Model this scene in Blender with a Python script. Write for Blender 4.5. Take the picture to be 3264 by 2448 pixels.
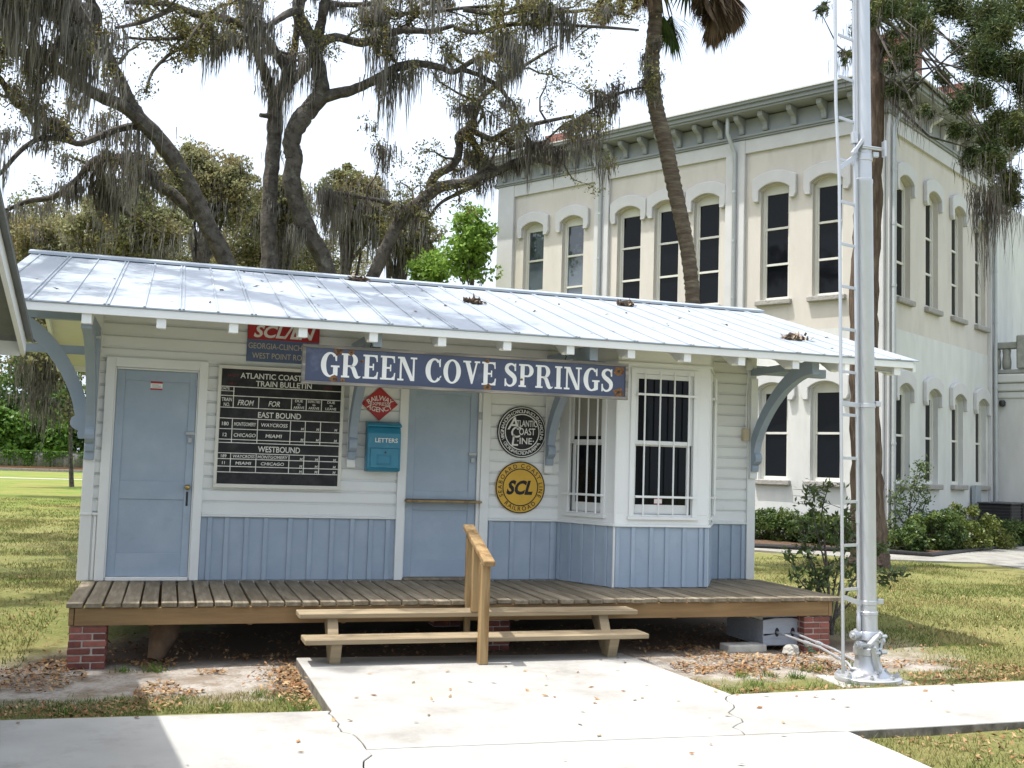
import bpy, bmesh, math, random
import numpy as np
from mathutils import Vector, Matrix

for o in list(bpy.data.objects): bpy.data.objects.remove(o)
SC = bpy.context.scene
COL = SC.collection
rng = np.random.default_rng(7)
random.seed(7)
R = math.radians

# ------------------------------------------------------------------ camera
IW, IH = 3264.0, 2448.0
F = 3442.0
CAM = np.array([0.772, -11.186, 1.754])
YAW, PITCH, ROLL = -0.3041, 0.0765, 0.0304
def cam_axes():
    f = np.array([-math.sin(YAW)*math.cos(PITCH), math.cos(YAW)*math.cos(PITCH), math.sin(PITCH)])
    r = np.array([math.cos(YAW), math.sin(YAW), 0.0]); u = np.cross(r, f)
    c, s = math.cos(ROLL), math.sin(ROLL)
    return c*r+s*u, -s*r+c*u, f
CR, CU, CF = cam_axes()
cd = bpy.data.cameras.new('camera'); cam = bpy.data.objects.new('camera', cd); COL.objects.link(cam)
cd.sensor_width = 36.0; cd.lens = F/IW*36.0; cd.clip_start = 0.05; cd.clip_end = 3000.0
m = Matrix.Identity(4)
for i in range(3):
    m[i][0] = CR[i]; m[i][1] = CU[i]; m[i][2] = -CF[i]; m[i][3] = CAM[i]
cam.matrix_world = m
SC.camera = cam

# ------------------------------------------------------------------ light
SUN_D = np.array([-0.344, 0.03, 1.0]); SUN_D /= np.linalg.norm(SUN_D)   # towards the sun
elev = math.asin(SUN_D[2]); azim = math.atan2(SUN_D[0], SUN_D[1])        # from +Y, clockwise
w = bpy.data.worlds.new('World'); SC.world = w; w.use_nodes = True
nt = w.node_tree; nt.nodes.clear()
sky = nt.nodes.new('ShaderNodeTexSky'); sky.sky_type = 'NISHITA'; sky.sun_disc = False
sky.sun_elevation = elev; sky.sun_rotation = azim
sky.air_density = 0.9; sky.dust_density = 9.0; sky.ozone_density = 0.5; sky.altitude = 5
bgn = nt.nodes.new('ShaderNodeBackground'); bgn.inputs[1].default_value = 0.15
wo = nt.nodes.new('ShaderNodeOutputWorld')
# thin bright haze all over the sky
hz = nt.nodes.new('ShaderNodeMix'); hz.data_type = 'RGBA'; hz.inputs[0].default_value = 0.62
nt.links.new(sky.outputs[0], hz.inputs[6]); hz.inputs[7].default_value = (4.25, 4.8, 5.55, 1)
nt.links.new(hz.outputs[2], bgn.inputs[0]); nt.links.new(bgn.outputs[0], wo.inputs[0])
sl = bpy.data.lights.new('sun', 'SUN'); sl.energy = 2.7; sl.angle = R(0.55); sl.color = (1.0, 0.97, 0.92)
so = bpy.data.objects.new('sun', sl); COL.objects.link(so)
so.rotation_euler = Vector((-SUN_D[0], -SUN_D[1], -SUN_D[2])).to_track_quat('-Z', 'Y').to_euler()
so.location = (0, 0, 30)

SC.view_settings.view_transform = 'Standard'; SC.view_settings.look = 'None'
SC.view_settings.exposure = 1.13; SC.view_settings.gamma = 1.0
SC.view_settings.use_curve_mapping = False
SC.render.engine = 'CYCLES'
SC.cycles.use_denoising = True
SC.cycles.max_bounces = 8; SC.cycles.diffuse_bounces = 4; SC.cycles.glossy_bounces = 3
SC.cycles.transmission_bounces = 4; SC.cycles.transparent_max_bounces = 8
SC.cycles.caustics_reflective = False; SC.cycles.caustics_refractive = False

# ------------------------------------------------------------------ pixel helpers (x, y in a 2212 x 1659 view of the photograph)
KD = IW/2212.0
def ray(x, y):
    u, v = x*KD, y*KD
    return CR*((u-IW/2)/F) - CU*((v-IH/2)/F) + CF
def atZ(x, y, z=0.0): d = ray(x, y); return CAM + d*((z-CAM[2])/d[2])
def atY(x, y, Y): d = ray(x, y); return CAM + d*((Y-CAM[1])/d[1])
def atD(x, y, D): d = ray(x, y); return CAM + d*(D/d.dot(CF))

# ------------------------------------------------------------------ object helpers
ORG = {}
def tag(o, label=None, cat=None, group=None, kind=None):
    if label: o['label'] = label
    if cat: o['category'] = cat
    if group: o['group'] = group
    if kind: o['kind'] = kind
    return o
def thing(name, label, cat, loc=(0, 0, 0), rotz=0.0, group=None):
    o = bpy.data.objects.new(name, None); COL.objects.link(o)
    o.location = loc; o.rotation_euler = (0, 0, rotz); o.empty_display_size = 0.2
    ORG[o.name] = np.array(loc, float) if rotz == 0.0 else np.zeros(3)
    return tag(o, label, cat, group)
def link(me, name, parent=None, loc=None, rot=None):
    o = bpy.data.objects.new(name, me); COL.objects.link(o)
    if parent is not None:
        o.parent = parent; ORG[o.name] = ORG.get(parent.name, np.zeros(3))
    else: ORG[o.name] = np.zeros(3)
    if loc is not None: o.location = np.array(loc, float) - (ORG[o.name] if parent is not None else 0)
    if rot is not None: o.rotation_euler = rot
    return o

class MB:
    """collects geometry and builds ONE mesh object"""
    def __init__(s): s.v = []; s.f = []; s.n = 0; s.mi = []
    def add(s, V, Fc):
        V = np.asarray(V, float); s.v.append(V)
        k = s.n
        s.f += [tuple(i+k for i in q) for q in Fc]; s.n += len(V); return s
    def box(s, x0, x1, y0, y1, z0, z1):
        V = [(x0,y0,z0),(x1,y0,z0),(x1,y1,z0),(x0,y1,z0),(x0,y0,z1),(x1,y0,z1),(x1,y1,z1),(x0,y1,z1)]
        return s.add(V, [(0,3,2,1),(4,5,6,7),(0,1,5,4),(1,2,6,5),(2,3,7,6),(3,0,4,7)])
    def bar(s, a, b, w, h, up=(0,0,1)):
        a = np.array(a, float); b = np.array(b, float); d = b-a; L = np.linalg.norm(d); d /= L
        u = np.array(up, float); r = np.cross(d, u); r /= np.linalg.norm(r); u = np.cross(r, d)
        V = []
        for p in (a, b):
            for i, j in ((-1,-1),(1,-1),(1,1),(-1,1)): V.append(p + r*(w/2*i) + u*(h/2*j))
        return s.add(V, [(0,1,2,3),(7,6,5,4),(0,4,5,1),(1,5,6,2),(2,6,7,3),(3,7,4,0)])
    def tube(s, pts, rad, n=10, cap=True, jit=0.0):
        P = np.asarray(pts, float); k = len(P)
        rad = np.full(k, rad) if np.isscalar(rad) else np.asarray(rad, float)
        T = np.gradient(P, axis=0); T /= (np.linalg.norm(T, axis=1, keepdims=True)+1e-12)
        ref = np.array([0,0,1.0]) if abs(T[0][2]) < .9 else np.array([1.0,0,0])
        V = []
        u = np.cross(T[0], ref); u /= np.linalg.norm(u)
        ang = np.arange(n)*2*math.pi/n
        for i in range(k):
            u = u - T[i]*u.dot(T[i]); u /= np.linalg.norm(u); v = np.cross(T[i], u)
            rr = rad[i]*(1+jit*(rng.random(n)-.5)) if jit else np.full(n, rad[i])
            V += [P[i]+(u*math.cos(a)+v*math.sin(a))*q for a, q in zip(ang, rr)]
        Fc = [(i*n+j, i*n+(j+1) % n, (i+1)*n+(j+1) % n, (i+1)*n+j) for i in range(k-1) for j in range(n)]
        if cap: Fc += [tuple(range(n-1, -1, -1)), tuple((k-1)*n+j for j in range(n))]
        return s.add(V, Fc)
    def lathe(s, c, prof, n=28, cap=True):
        c = np.array(c, float); V = []; k = len(prof)
        for r, z in prof:
            V += [c+np.array([r*math.cos(a), r*math.sin(a), z]) for a in np.arange(n)*2*math.pi/n]
        Fc = [(i*n+j, i*n+(j+1) % n, (i+1)*n+(j+1) % n, (i+1)*n+j) for i in range(k-1) for j in range(n)]
        if cap: Fc += [tuple(range(n-1, -1, -1)), tuple((k-1)*n+j for j in range(n))]
        return s.add(V, Fc)
    def prism(s, poly, o, e1, e2, e3):
        """2-D polygon (a, b) in axes e1, e2 from origin o, extruded by the vector e3"""
        o = np.array(o, float); e1 = np.array(e1, float); e2 = np.array(e2, float); e3 = np.array(e3, float)
        n = len(poly)
        V = [o+e1*a+e2*b for a, b in poly]; V += [p+e3 for p in V]
        Fc = [tuple(range(n-1, -1, -1)), tuple(range(n, 2*n))]+[(i, (i+1) % n, n+(i+1) % n, n+i) for i in range(n)]
        return s.add(V, Fc)
    def quad(s, *p): return s.add(p, [tuple(range(len(p)))])
    def mesh(s, name, mat=None, off=None, bevel=0.0, smooth=False, seg=1):
        me = bpy.data.meshes.new(name)
        V = np.concatenate(s.v) if s.v else np.zeros((0, 3))
        if off is not None: V = V-off
        me.from_pydata(V.tolist(), [], s.f); me.update()
        bm = bmesh.new(); bm.from_mesh(me)
        bmesh.ops.recalc_face_normals(bm, faces=bm.faces)
        if bevel > 0:
            bmesh.ops.bevel(bm, geom=[e for e in bm.edges if len(e.link_faces) == 2 and e.calc_face_angle(0) > .5], offset=bevel, segments=seg, affect='EDGES', profile=.5, clamp_overlap=True)
        bm.to_mesh(me); bm.free()
        if smooth:
            me.polygons.foreach_set('use_smooth', [True]*len(me.polygons))
        if mat is not None: me.materials.append(mat)
        return me
    def build(s, name, mat, parent=None, bevel=0.0, smooth=False, seg=1):
        off = ORG.get(parent.name) if parent is not None else None
        me = s.mesh(name, mat, off, bevel, smooth, seg)
        if smooth:
            try: me.set_sharp_from_angle(angle=R(40))
            except Exception: pass
        return link(me, name, parent)

def soup(name, V, nper, mat, parent=None, rnd=True, attr=None):
    """many equal n-gons from an array (N, nper, 3) as one mesh, with one random number for each"""
    V = np.asarray(V, np.float32); N = len(V)
    me = bpy.data.meshes.new(name)
    off = ORG.get(parent.name) if parent is not None else None
    if off is not None: V = V-off.astype(np.float32)
    me.vertices.add(N*nper); me.vertices.foreach_set('co', V.reshape(-1).astype(np.float32))
    me.loops.add(N*nper); me.loops.foreach_set('vertex_index', np.arange(N*nper, dtype=np.int32))
    me.polygons.add(N); me.polygons.foreach_set('loop_start', np.arange(N, dtype=np.int32)*nper)
    try: me.polygons.foreach_set('loop_total', np.full(N, nper, dtype=np.int32))
    except Exception: pass
    if rnd:
        a = me.attributes.new('rnd', 'FLOAT', 'FACE')
        a.data.foreach_set('value', (rng.random(N) if attr is None else attr).astype(np.float32))
    me.update(calc_edges=True)
    me.materials.append(mat)
    return link(me, name, parent)

# ------------------------------------------------------------------ materials
MAT = {}
def mat(name, col, rough=0.7, var=0.12, scale=6.0, bump=0.0, bscale=60.0, spec=0.3, metal=0.0, col2=None, mask=(0.45, 0.62), mscale=3.0,
        stretch=(1, 1, 1), objrand=0.0, attr=False, translucent=0.0, dirt=None, dscale=1.5, dmask=(.55, .75), coords='Object', mdetail=5):
    if name in MAT: return MAT[name]
    m = bpy.data.materials.new(name); m.use_nodes = True; nt = m.node_tree; N = nt.nodes; L = nt.links
    b = N['Principled BSDF']; b.inputs['Roughness'].default_value = rough; b.inputs['Metallic'].default_value = metal
    b.inputs['Specular IOR Level'].default_value = spec
    geo = N.new('ShaderNodeNewGeometry')
    mp = N.new('ShaderNodeMapping'); mp.inputs['Scale'].default_value = stretch
    L.new(geo.outputs['Position'], mp.inputs[0])
    oi = N.new('ShaderNodeObjectInfo')
    if objrand > 0:
        ad = N.new('ShaderNodeVectorMath'); ad.operation = 'ADD'
        sc_ = N.new('ShaderNodeMath'); sc_.operation = 'MULTIPLY'; sc_.inputs[1].default_value = 37.0
        L.new(oi.outputs['Random'], sc_.inputs[0]); L.new(mp.outputs[0], ad.inputs[0]); L.new(sc_.outputs[0], ad.inputs[1])
        vec = ad.outputs[0]
    else: vec = mp.outputs[0]
    def noise(sc, det=5.0, r=.6):
        n = N.new('ShaderNodeTexNoise'); n.inputs['Scale'].default_value = sc; n.inputs['Detail'].default_value = det; n.inputs['Roughness'].default_value = r
        L.new(vec, n.inputs['Vector']); return n.outputs['Fac']
    def mapr(src, a, b_, c, d):
        n = N.new('ShaderNodeMapRange'); n.inputs[1].default_value = a; n.inputs[2].default_value = b_; n.inputs[3].default_value = c; n.inputs[4].default_value = d
        n.clamp = True; L.new(src, n.inputs[0]); return n.outputs[0]
    def mix(f, a, b_, mode='MIX'):
        n = N.new('ShaderNodeMix'); n.data_type = 'RGBA'; n.blend_type = mode
        if isinstance(f, float): n.inputs[0].default_value = f
        else: L.new(f, n.inputs[0])
        for k, q in ((6, a), (7, b_)):
            if isinstance(q, tuple): n.inputs[k].default_value = (*q, 1)
            else: L.new(q, n.inputs[k])
        return n.outputs[2]
    c = tuple(col)
    if col2 is not None:
        c = mix(mapr(noise(mscale, mdetail), mask[0], mask[1], 0, 1), c, tuple(col2))
    if dirt is not None:
        c = mix(mapr(noise(dscale, 7, .7), dmask[0], dmask[1], 0, 1), c, tuple(dirt))
    val = mapr(noise(scale), .25, .75, 1-var, 1+var)
    if objrand > 0:
        mu = N.new('ShaderNodeMath'); mu.operation = 'MULTIPLY'; L.new(val, mu.inputs[0]); L.new(mapr(oi.outputs['Random'], 0, 1, 1-objrand, 1+objrand), mu.inputs[1]); val = mu.outputs[0]
    if attr:
        at = N.new('ShaderNodeAttribute'); at.attribute_name = 'rnd'
        mu = N.new('ShaderNodeMath'); mu.operation = 'MULTIPLY'; L.new(val, mu.inputs[0]); L.new(mapr(at.outputs['Fac'], 0, 1, .6, 1.4), mu.inputs[1]); val = mu.outputs[0]
    cx = N.new('ShaderNodeVectorMath'); cx.operation = 'SCALE'
    if isinstance(c, tuple): cx.inputs[0].default_value = c
    else: L.new(c, cx.inputs[0])
    L.new(val, cx.inputs['Scale'])
    L.new(cx.outputs[0], b.inputs['Base Color'])
    if bump > 0:
        bp = N.new('ShaderNodeBump'); bp.inputs['Strength'].default_value = 1.0; bp.inputs['Distance'].default_value = bump
        L.new(noise(bscale, 6, .65), bp.inputs['Height']); L.new(bp.outputs[0], b.inputs['Normal'])
    if translucent > 0:
        tr = N.new('ShaderNodeBsdfTranslucent'); L.new(cx.outputs[0], tr.inputs[0])
        ms = N.new('ShaderNodeMixShader'); ms.inputs[0].default_value = translucent
        L.new(b.outputs[0], ms.inputs[1]); L.new(tr.outputs[0], ms.inputs[2])
        L.new(ms.outputs[0], N['Material Output'].inputs[0])
    MAT[name] = m; return m

white = mat('white_paint', (.75, .765, .76), .5, .05, 3, .0012, 40, col2=(.68, .69, .685), mscale=1.5, mask=(.5, .8), objrand=.035, dirt=(.58, .575, .55), dscale=2.5, dmask=(.62, .9))
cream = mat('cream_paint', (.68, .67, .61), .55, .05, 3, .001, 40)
blue = mat('bluegrey_paint', (.32, .39, .48), .5, .05, 3, .001, 50, objrand=.025, col2=(.36, .43, .515), mscale=2, dirt=(.26, .315, .385), dscale=5, dmask=(.6, .85))
grey = mat('grey_trim_paint', (.30, .36, .44), .5, .06, 3, .001, 40, objrand=.02)
deckw = mat('deck_wood', (.185, .155, .11), .85, .25, 2.2, .003, 9, spec=.15, stretch=(14, 1.2, 14), objrand=.16, col2=(.255, .22, .165), mscale=1.3, dirt=(.11, .09, .065), dscale=.9, dmask=(.58, .8))
beamw = mat('treated_beam_wood', (.24, .155, .075), .8, .22, 1.5, .003, 6, spec=.2, stretch=(1, 12, 14), objrand=.06, col2=(.20, .13, .065), mscale=1.1, mask=(.5, .7))
stepw = mat('step_wood', (.30, .24, .155), .8, .2, 1.4, .003, 6, spec=.2, stretch=(1, 9, 14), objrand=.06, col2=(.21, .165, .105), mscale=1.0, mask=(.52, .72))
railw = mat('rail_wood', (.30, .205, .10), .7, .25, 1.4, .004, 6, spec=.25, stretch=(10, 10, 1), objrand=.06, col2=(.20, .12, .05), mscale=1.2, mask=(.5, .66))
greyw = mat('weathered_grey_wood', (.20, .19, .175), .9, .3, 2, .003, 8, stretch=(1.2, 12, 14), col2=(.30, .27, .23), mscale=2)
brickm = mat('red_brick', (.225, .085, .066), .85, .22, 22, .004, 90, spec=.2, objrand=.35, col2=(.20, .07, .06), mscale=9, mask=(.5, .7))
brick2 = mat('dark_brick', (.19, .075, .065), .85, .22, 22, .004, 90, spec=.2, objrand=.35, col2=(.28, .09, .06), mscale=9, mask=(.5, .7))
mortar = mat('mortar', (.40, .36, .32), .95, .2, 25, .004, 80)
conc = mat('concrete', (.37, .365, .345), .9, .10, 1.2, .0016, 130, spec=.2, col2=(.325, .32, .30), mscale=.8, mask=(.45, .65), dirt=(.225, .215, .195), dscale=1.4, dmask=(.50, .76))
concside = mat('dark_side_concrete', (.20, .185, .16), .95, .25, 9, .004, 50, col2=(.10, .09, .075), mscale=7)  # darker mottled concrete for the upright faces of the slabs
concd = mat('old_concrete', (.42, .41, .37), .95, .15, 5, .003, 60, col2=(.30, .29, .26), mscale=4)
roofm = mat('galvalume_roof', (.38, .425, .475), .5, .05, 2, .0006, 12, spec=.5, metal=.35, col2=(.34, .385, .435), mscale=1.1, mask=(.45, .65))
roofn = mat('old_grey_roof_metal', (.17, .18, .18), .6, .15, 6, .001, 30, metal=.3)
silver = mat('aluminium_paint', (.52, .54, .57), .36, .06, 5, .0007, 60, metal=.55, spec=.5, dirt=(.42, .42, .42), dscale=6, dmask=(.6, .85))
rusty = mat('rust', (.24, .12, .05), .9, .4, 30, .003, 90, col2=(.10, .05, .03), mscale=25)
black = mat('black_paint', (.012, .012, .014), .55, .3, 8, spec=.3, col2=(.03, .03, .032), mscale=6)
letw = mat('white_lettering', (.78, .78, .76), .5, .05, 6)
letc = mat('chalk_lettering', (.72, .72, .68), .7, .2, 25)
navy = mat('navy_enamel', (.042, .056, .108), .28, .15, 4, spec=.5, dirt=(.10, .12, .19), dscale=5)
redp = mat('red_paint', (.40, .025, .03), .45, .15, 6, spec=.4)
redd = mat('faded_red', (.16, .03, .03), .7, .3, 30)
tan = mat('tan_lettering', (.50, .43, .30), .6, .1, 10)
navy2 = mat('faded_navy', (.10, .14, .25), .55, .15, 6)
yell = mat('yellow_enamel', (.62, .36, .02), .35, .1, 5, spec=.5)
teal = mat('teal_enamel', (.025, .20, .32), .38, .12, 7, .0006, 40, spec=.5, dirt=(.05, .26, .37), dscale=9)
dkgl = mat('dark_window_glass', (.006, .007, .009), .03, .1, 2, spec=.16)
brass = mat('brass', (.45, .32, .12), .35, .1, 20, metal=.9)
iron = mat('dark_iron', (.05, .05, .05), .5, .3, 20, metal=.7)
steelg = mat('grey_metal', (.35, .36, .37), .45, .1, 20, metal=.6)
plast = mat('beige_plastic', (.55, .47, .33), .5, .05, 20)
# ================================================================== ground and slabs
def axis(fine0, fine1, fs, lo, hi, g=1.25):
    a = list(np.arange(fine0, fine1+1e-6, fs)); s = fs; x = fine1
    while x < hi: s *= g; x += s; a.append(x)
    s = fs; x = fine0
    while x > lo: s *= g; x -= s; a.insert(0, x)
    return np.array(a)
def vnoise(x, y, s, seed):
    r = np.random.default_rng(seed); T = r.random((64, 64)); x = x*s; y = y*s
    xi = np.floor(x).astype(int); yi = np.floor(y).astype(int); fx = x-xi; fy = y-yi
    fx = fx*fx*(3-2*fx); fy = fy*fy*(3-2*fy)
    g = lambda i, j: T[i % 64, j % 64]
    return (g(xi, yi)*(1-fx)+g(xi+1, yi)*fx)*(1-fy)+(g(xi, yi+1)*(1-fx)+g(xi+1, yi+1)*fx)*fy
def gz(x, y):
    x = np.asarray(x, float); y = np.asarray(y, float)
    h = .035*(vnoise(x, y, 1.3, 1)-.5)+.02*(vnoise(x, y, 4.0, 2)-.5)
    near = np.exp(-((np.maximum(0, np.abs(x-3.6)-3.9))**2+(np.maximum(0, np.abs(y+2.4)-1.5))**2)/2.0)
    # the lawn comes up to the far edges of the walks
    rise = .075*np.exp(-((y+3.68)/.16)**2)*np.where((x < 1.5) | (x > 5.3), 1, 0) + np.where((y < -4.8)&(x > 5.0), .035, 0)
    return h*.8 + rise
gx = axis(-4, 14, .12, -700, 700); gy = axis(-7, 6, .12, -60, 1500)
X, Y = np.meshgrid(gx, gy); Z = gz(X, Y)
far = np.clip((np.hypot(X-4, Y)-25)/30, 0, 1); Z = Z*(1-far)
nx, ny = len(gx), len(gy)
idx = np.arange(nx*ny).reshape(ny, nx)
Fq = np.stack([idx[:-1, :-1], idx[:-1, 1:], idx[1:, 1:], idx[1:, :-1]], -1).reshape(-1, 4)
gm = bpy.data.meshes.new('ground'); gm.from_pydata(np.stack([X, Y, Z], -1).reshape(-1, 3).tolist(), [], Fq.tolist())
gm.polygons.foreach_set('use_smooth', [True]*len(gm.polygons)); gm.update()

def ground_mat():
    m = bpy.data.materials.new('lawn_and_sand'); m.use_nodes = True; nt = m.node_tree; N = nt.nodes; L = nt.links
    b = N['Principled BSDF']; b.inputs['Roughness'].default_value = .95; b.inputs['Specular IOR Level'].default_value = .1
    geo = N.new('ShaderNodeNewGeometry'); pos = geo.outputs['Position']
    def noise(sc, det=5.0, r=.6, st=None):
        n = N.new('ShaderNodeTexNoise'); n.inputs['Scale'].default_value = sc; n.inputs['Detail'].default_value = det; n.inputs['Roughness'].default_value = r
        if st:
            mp = N.new('ShaderNodeMapping'); mp.inputs['Scale'].default_value = st; L.new(pos, mp.inputs[0]); L.new(mp.outputs[0], n.inputs['Vector'])
        else: L.new(pos, n.inputs['Vector'])
        return n.outputs['Fac']
    def mapr(src, a, b_, c=0., d=1.):
        n = N.new('ShaderNodeMapRange'); n.inputs[1].default_value = a; n.inputs[2].default_value = b_; n.inputs[3].default_value = c; n.inputs[4].default_value = d
        n.interpolation_type = 'SMOOTHSTEP'; L.new(src, n.inputs[0]); return n.outputs[0]
    def mix(f, a, b_):
        n = N.new('ShaderNodeMix'); n.data_type = 'RGBA'; L.new(f, n.inputs[0])
        for k, q in ((6, a), (7, b_)):
            if isinstance(q, tuple): n.inputs[k].default_value = (*q, 1)
            else: L.new(q, n.inputs[k])
        return n.outputs[2]
    def op(k, a, b_):
        n = N.new('ShaderNodeMath'); n.operation = k
        for i, q in enumerate((a, b_)):
            if isinstance(q, (int, float)): n.inputs[i].default_value = q
            else: L.new(q, n.inputs[i])
        return n.outputs[0]
    sx = N.new('ShaderNodeSeparateXYZ'); L.new(pos, sx.inputs[0]); px, py = sx.outputs[0], sx.outputs[1]
    g1 = mix(mapr(noise(.35, 6, .7), .4, .62), (.125, .15, .042), (.205, .195, .072))
    g1 = mix(mapr(noise(14, 6, .75), .42, .7), g1, (.26, .23, .105))
    g1 = mix(mapr(noise(30, 4, .8), .5, .75), g1, (.09, .115, .028))
    # far lawn by the railway is greener
    g1 = mix(mapr(py, 16, 30), g1, mix(mapr(noise(.25, 5, .7), .4, .6), (.125, .185, .035), (.20, .195, .06)))
    # bare sand and dirt before and under the platform
    edge = op('MULTIPLY', op('SUBTRACT', noise(1.6, 6, .65), .5), 2.4)
    dy = op('ADD', op('MULTIPLY', py, -1.), op('MULTIPLY', edge, .6))
    bare = op('MULTIPLY', mapr(dy, 2.55, 3.15, 1., 0.), mapr(py, 3.9, 4.3, 1., 0.))
    inx = op('MULTIPLY', mapr(op('ADD', op('ADD', px, op('MULTIPLY', edge, .5)), op('MULTIPLY', py, -.9)), .2, 1.0), mapr(op('ADD', px, edge), 7.6, 8.6, 1., 0.))
    bare = op('MULTIPLY', bare, inx)
    sand = mix(mapr(noise(3, 6, .7), .4, .62), (.42, .39, .35), (.25, .205, .16))
    sand = mix(mapr(noise(40, 3, .6), .5, .8), sand, (.17, .115, .07))
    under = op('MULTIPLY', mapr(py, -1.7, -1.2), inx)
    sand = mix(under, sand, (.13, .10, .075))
    strip = op('MULTIPLY', mapr(op('ADD', py, op('MULTIPLY', edge, .5)), -3.25, -2.9, 1., 0.), mapr(noise(2.2, 5, .7), .47, .6))
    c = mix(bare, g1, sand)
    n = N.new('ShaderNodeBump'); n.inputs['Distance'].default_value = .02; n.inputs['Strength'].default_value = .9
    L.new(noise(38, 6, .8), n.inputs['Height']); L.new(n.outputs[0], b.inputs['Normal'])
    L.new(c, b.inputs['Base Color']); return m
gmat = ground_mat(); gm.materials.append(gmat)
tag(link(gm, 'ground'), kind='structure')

# ---- concrete walks, each slab a piece with ragged joints
ZS = .09
def jag(a, b, n, amp, seed):
    r = np.random.default_rng(seed); a = np.array(a, float); b = np.array(b, float); d = b-a; nrm = np.array([-d[1], d[0]])/np.linalg.norm(d)
    o = np.cumsum(r.normal(0, 1, n+1)); o -= np.linspace(o[0], o[-1], n+1); o = o/(np.abs(o).max()+1e-9)*amp
    return [tuple(a+d*t+nrm*q) for t, q in zip(np.linspace(0, 1, n+1), o)]
jL = jag((1.89, -3.8), (1.95, -4.81), 14, .05, 3); jN = jag((1.95, -4.81), (5.12, -4.94), 30, .008, 4)
jR = jag((4.92, -3.77), (4.37, -4.90), 14, .06, 5); jL2 = jag((1.95, -4.81), (1.70, -7.2), 20, .05, 6)
def shift(p, dx, dy): return [(x+dx, y+dy) for x, y in p]
iR = min(range(len(jN)), key=lambda i: abs(jN[i][0]-4.37)); jR[-1] = jN[iR]
G = .004
walk = bpy.data.objects.new('concrete_walk', None); COL.objects.link(walk); ORG['concrete_walk'] = np.zeros(3); tag(walk, kind='structure')
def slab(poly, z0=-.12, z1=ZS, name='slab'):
    b = MB(); b.prism(poly, (0, 0, z0), (1, 0, 0), (0, 1, 0), (0, 0, z1-z0)); o = b.build(name, conc, walk, bevel=.008, seg=2); o.data.materials.append(concside)
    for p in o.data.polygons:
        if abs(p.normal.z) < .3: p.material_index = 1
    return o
backR = jag((1.88, -1.8), (4.80, -1.95), 8, .01, 8)
pad = shift(backR, 0, 0)+shift(jR, -G, 0)+[(x, y+G) for x, y in jN[1:iR][::-1]]+shift(jL[::-1], G, 0)
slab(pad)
left = [(-9, -3.3)]+jag((-9, -3.3), (1.89, -3.8), 20, .012, 9)[1:-1]+shift(jL, -G, 0)+shift(jL2, -G, 0)+[(-9, -7.2)]
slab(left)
right = [jR[0]]+[(8, -3.67), (16, -3.5), (16, -4.75), (6.6, -4.92)]+[(5.15, -4.94)]+[(x, y+G) for x, y in jN[iR+1:-1][::-1]]+shift(jR[1:][::-1], G, 0)
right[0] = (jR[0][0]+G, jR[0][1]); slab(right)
near = [(x, y-G) for x, y in jN[:-1]]+[(5.125, -4.945), (5.11, -5.49), (5.0, -7.2)]+shift(jL2[::-1], G, 0)[:-1]
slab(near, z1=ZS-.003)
# foot of the water column stands on a small rough footing
# ---- path and mulch bed beside the courthouse
def sheet(name, pts, z, m_, parent=None, kind='structure', thick=.0):
    b = MB(); b.prism(pts, (0, 0, z-.10), (1, 0, 0), (0, 1, 0), (0, 0, .10)); o = b.build(name, m_, parent); 
    return tag(o, kind=kind) if parent is None else o
sheet('path', [(8.0, 14.2), (13.7, 10.75), (15.4, 8.55), (17.3, 7.9), (17.3, 6.6), (19.5, 5.2), (21, 6.6), (19.9, 9.5), (26, 13), (25, 14.5), (17.1, 9.3), (16.5, 10.1), (14.6, 11.1), (8.6, 15.2)], .03, mat('path_concrete', (.27, .265, .24), .95, .15, 3, .003, 60, col2=(.21, .20, .18), mscale=2))
mulch = mat('mulch', (.075, .045, .028), .95, .4, 25, .03, 30, col2=(.16, .10, .06), mscale=14)
sheet('flower_bed', [(8.7, 15.3), (14.6, 11.15), (16.52, 10.12), (17.12, 9.32), (25.5, 14.8), (24.6, 16.2), (17.84, 11.8), (13, 19.5)], .06, mulch)
b = MB(); b.tube([(x, y, .07+.02*math.sin(i)) for i, (x, y) in enumerate([(8.7, 15.2), (14.6, 11.05), (16.5, 10.05), (17.12, 9.25), (19.5, 10.75), (22.6, 12.6), (25.5, 14.6)])], .05, 8)
tag(b.build('bed_edging', iron, smooth=True), 'black flexible edging along the mulch bed by the courthouse', 'edging')
# ---- far railway, path
sheet('far_path', [(-60, 71.5), (40, 61.5), (40, 63.3), (-60, 73.3)], .02, conc)
b = MB(); b.prism([(-90, 104.6), (60, 90), (60, 93.4), (-90, 108.2)], (0, 0, -.05), (1, 0, 0), (0, 1, 0), (0, 0, .30))
ballast = mat('ballast', (.28, .26, .24), .95, .4, 6, .03, 20)
rt = thing('railway_track', 'rusty railway track on pale ballast in front of the board fence', 'track', (-15, 99, 0))
b.build('ballast_bed', ballast, rt)
for dy in (0, 1.5):
    b = MB(); b.bar((-90, 105.7+dy, .33), (60, 91.1+dy, .33), .09, .17); b.build('rail', rusty, rt)
# ================================================================== depot
HD = .54                                   # platform level
LX = 7.283                                 # length of the front wall
YE, ZE, YR, ZR = -1.49, 3.02, 1.90, 3.99   # eave and ridge
XE0, XE1 = -.82, 8.39
SL = (ZR-ZE)/(YR-YE)
depot = thing('depot', 'small white clapboard railway depot with blue-grey wainscot and metal roof', 'building', (3.6, 0, HD))
WB = 1.17                                  # top of the wainscot
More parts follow.
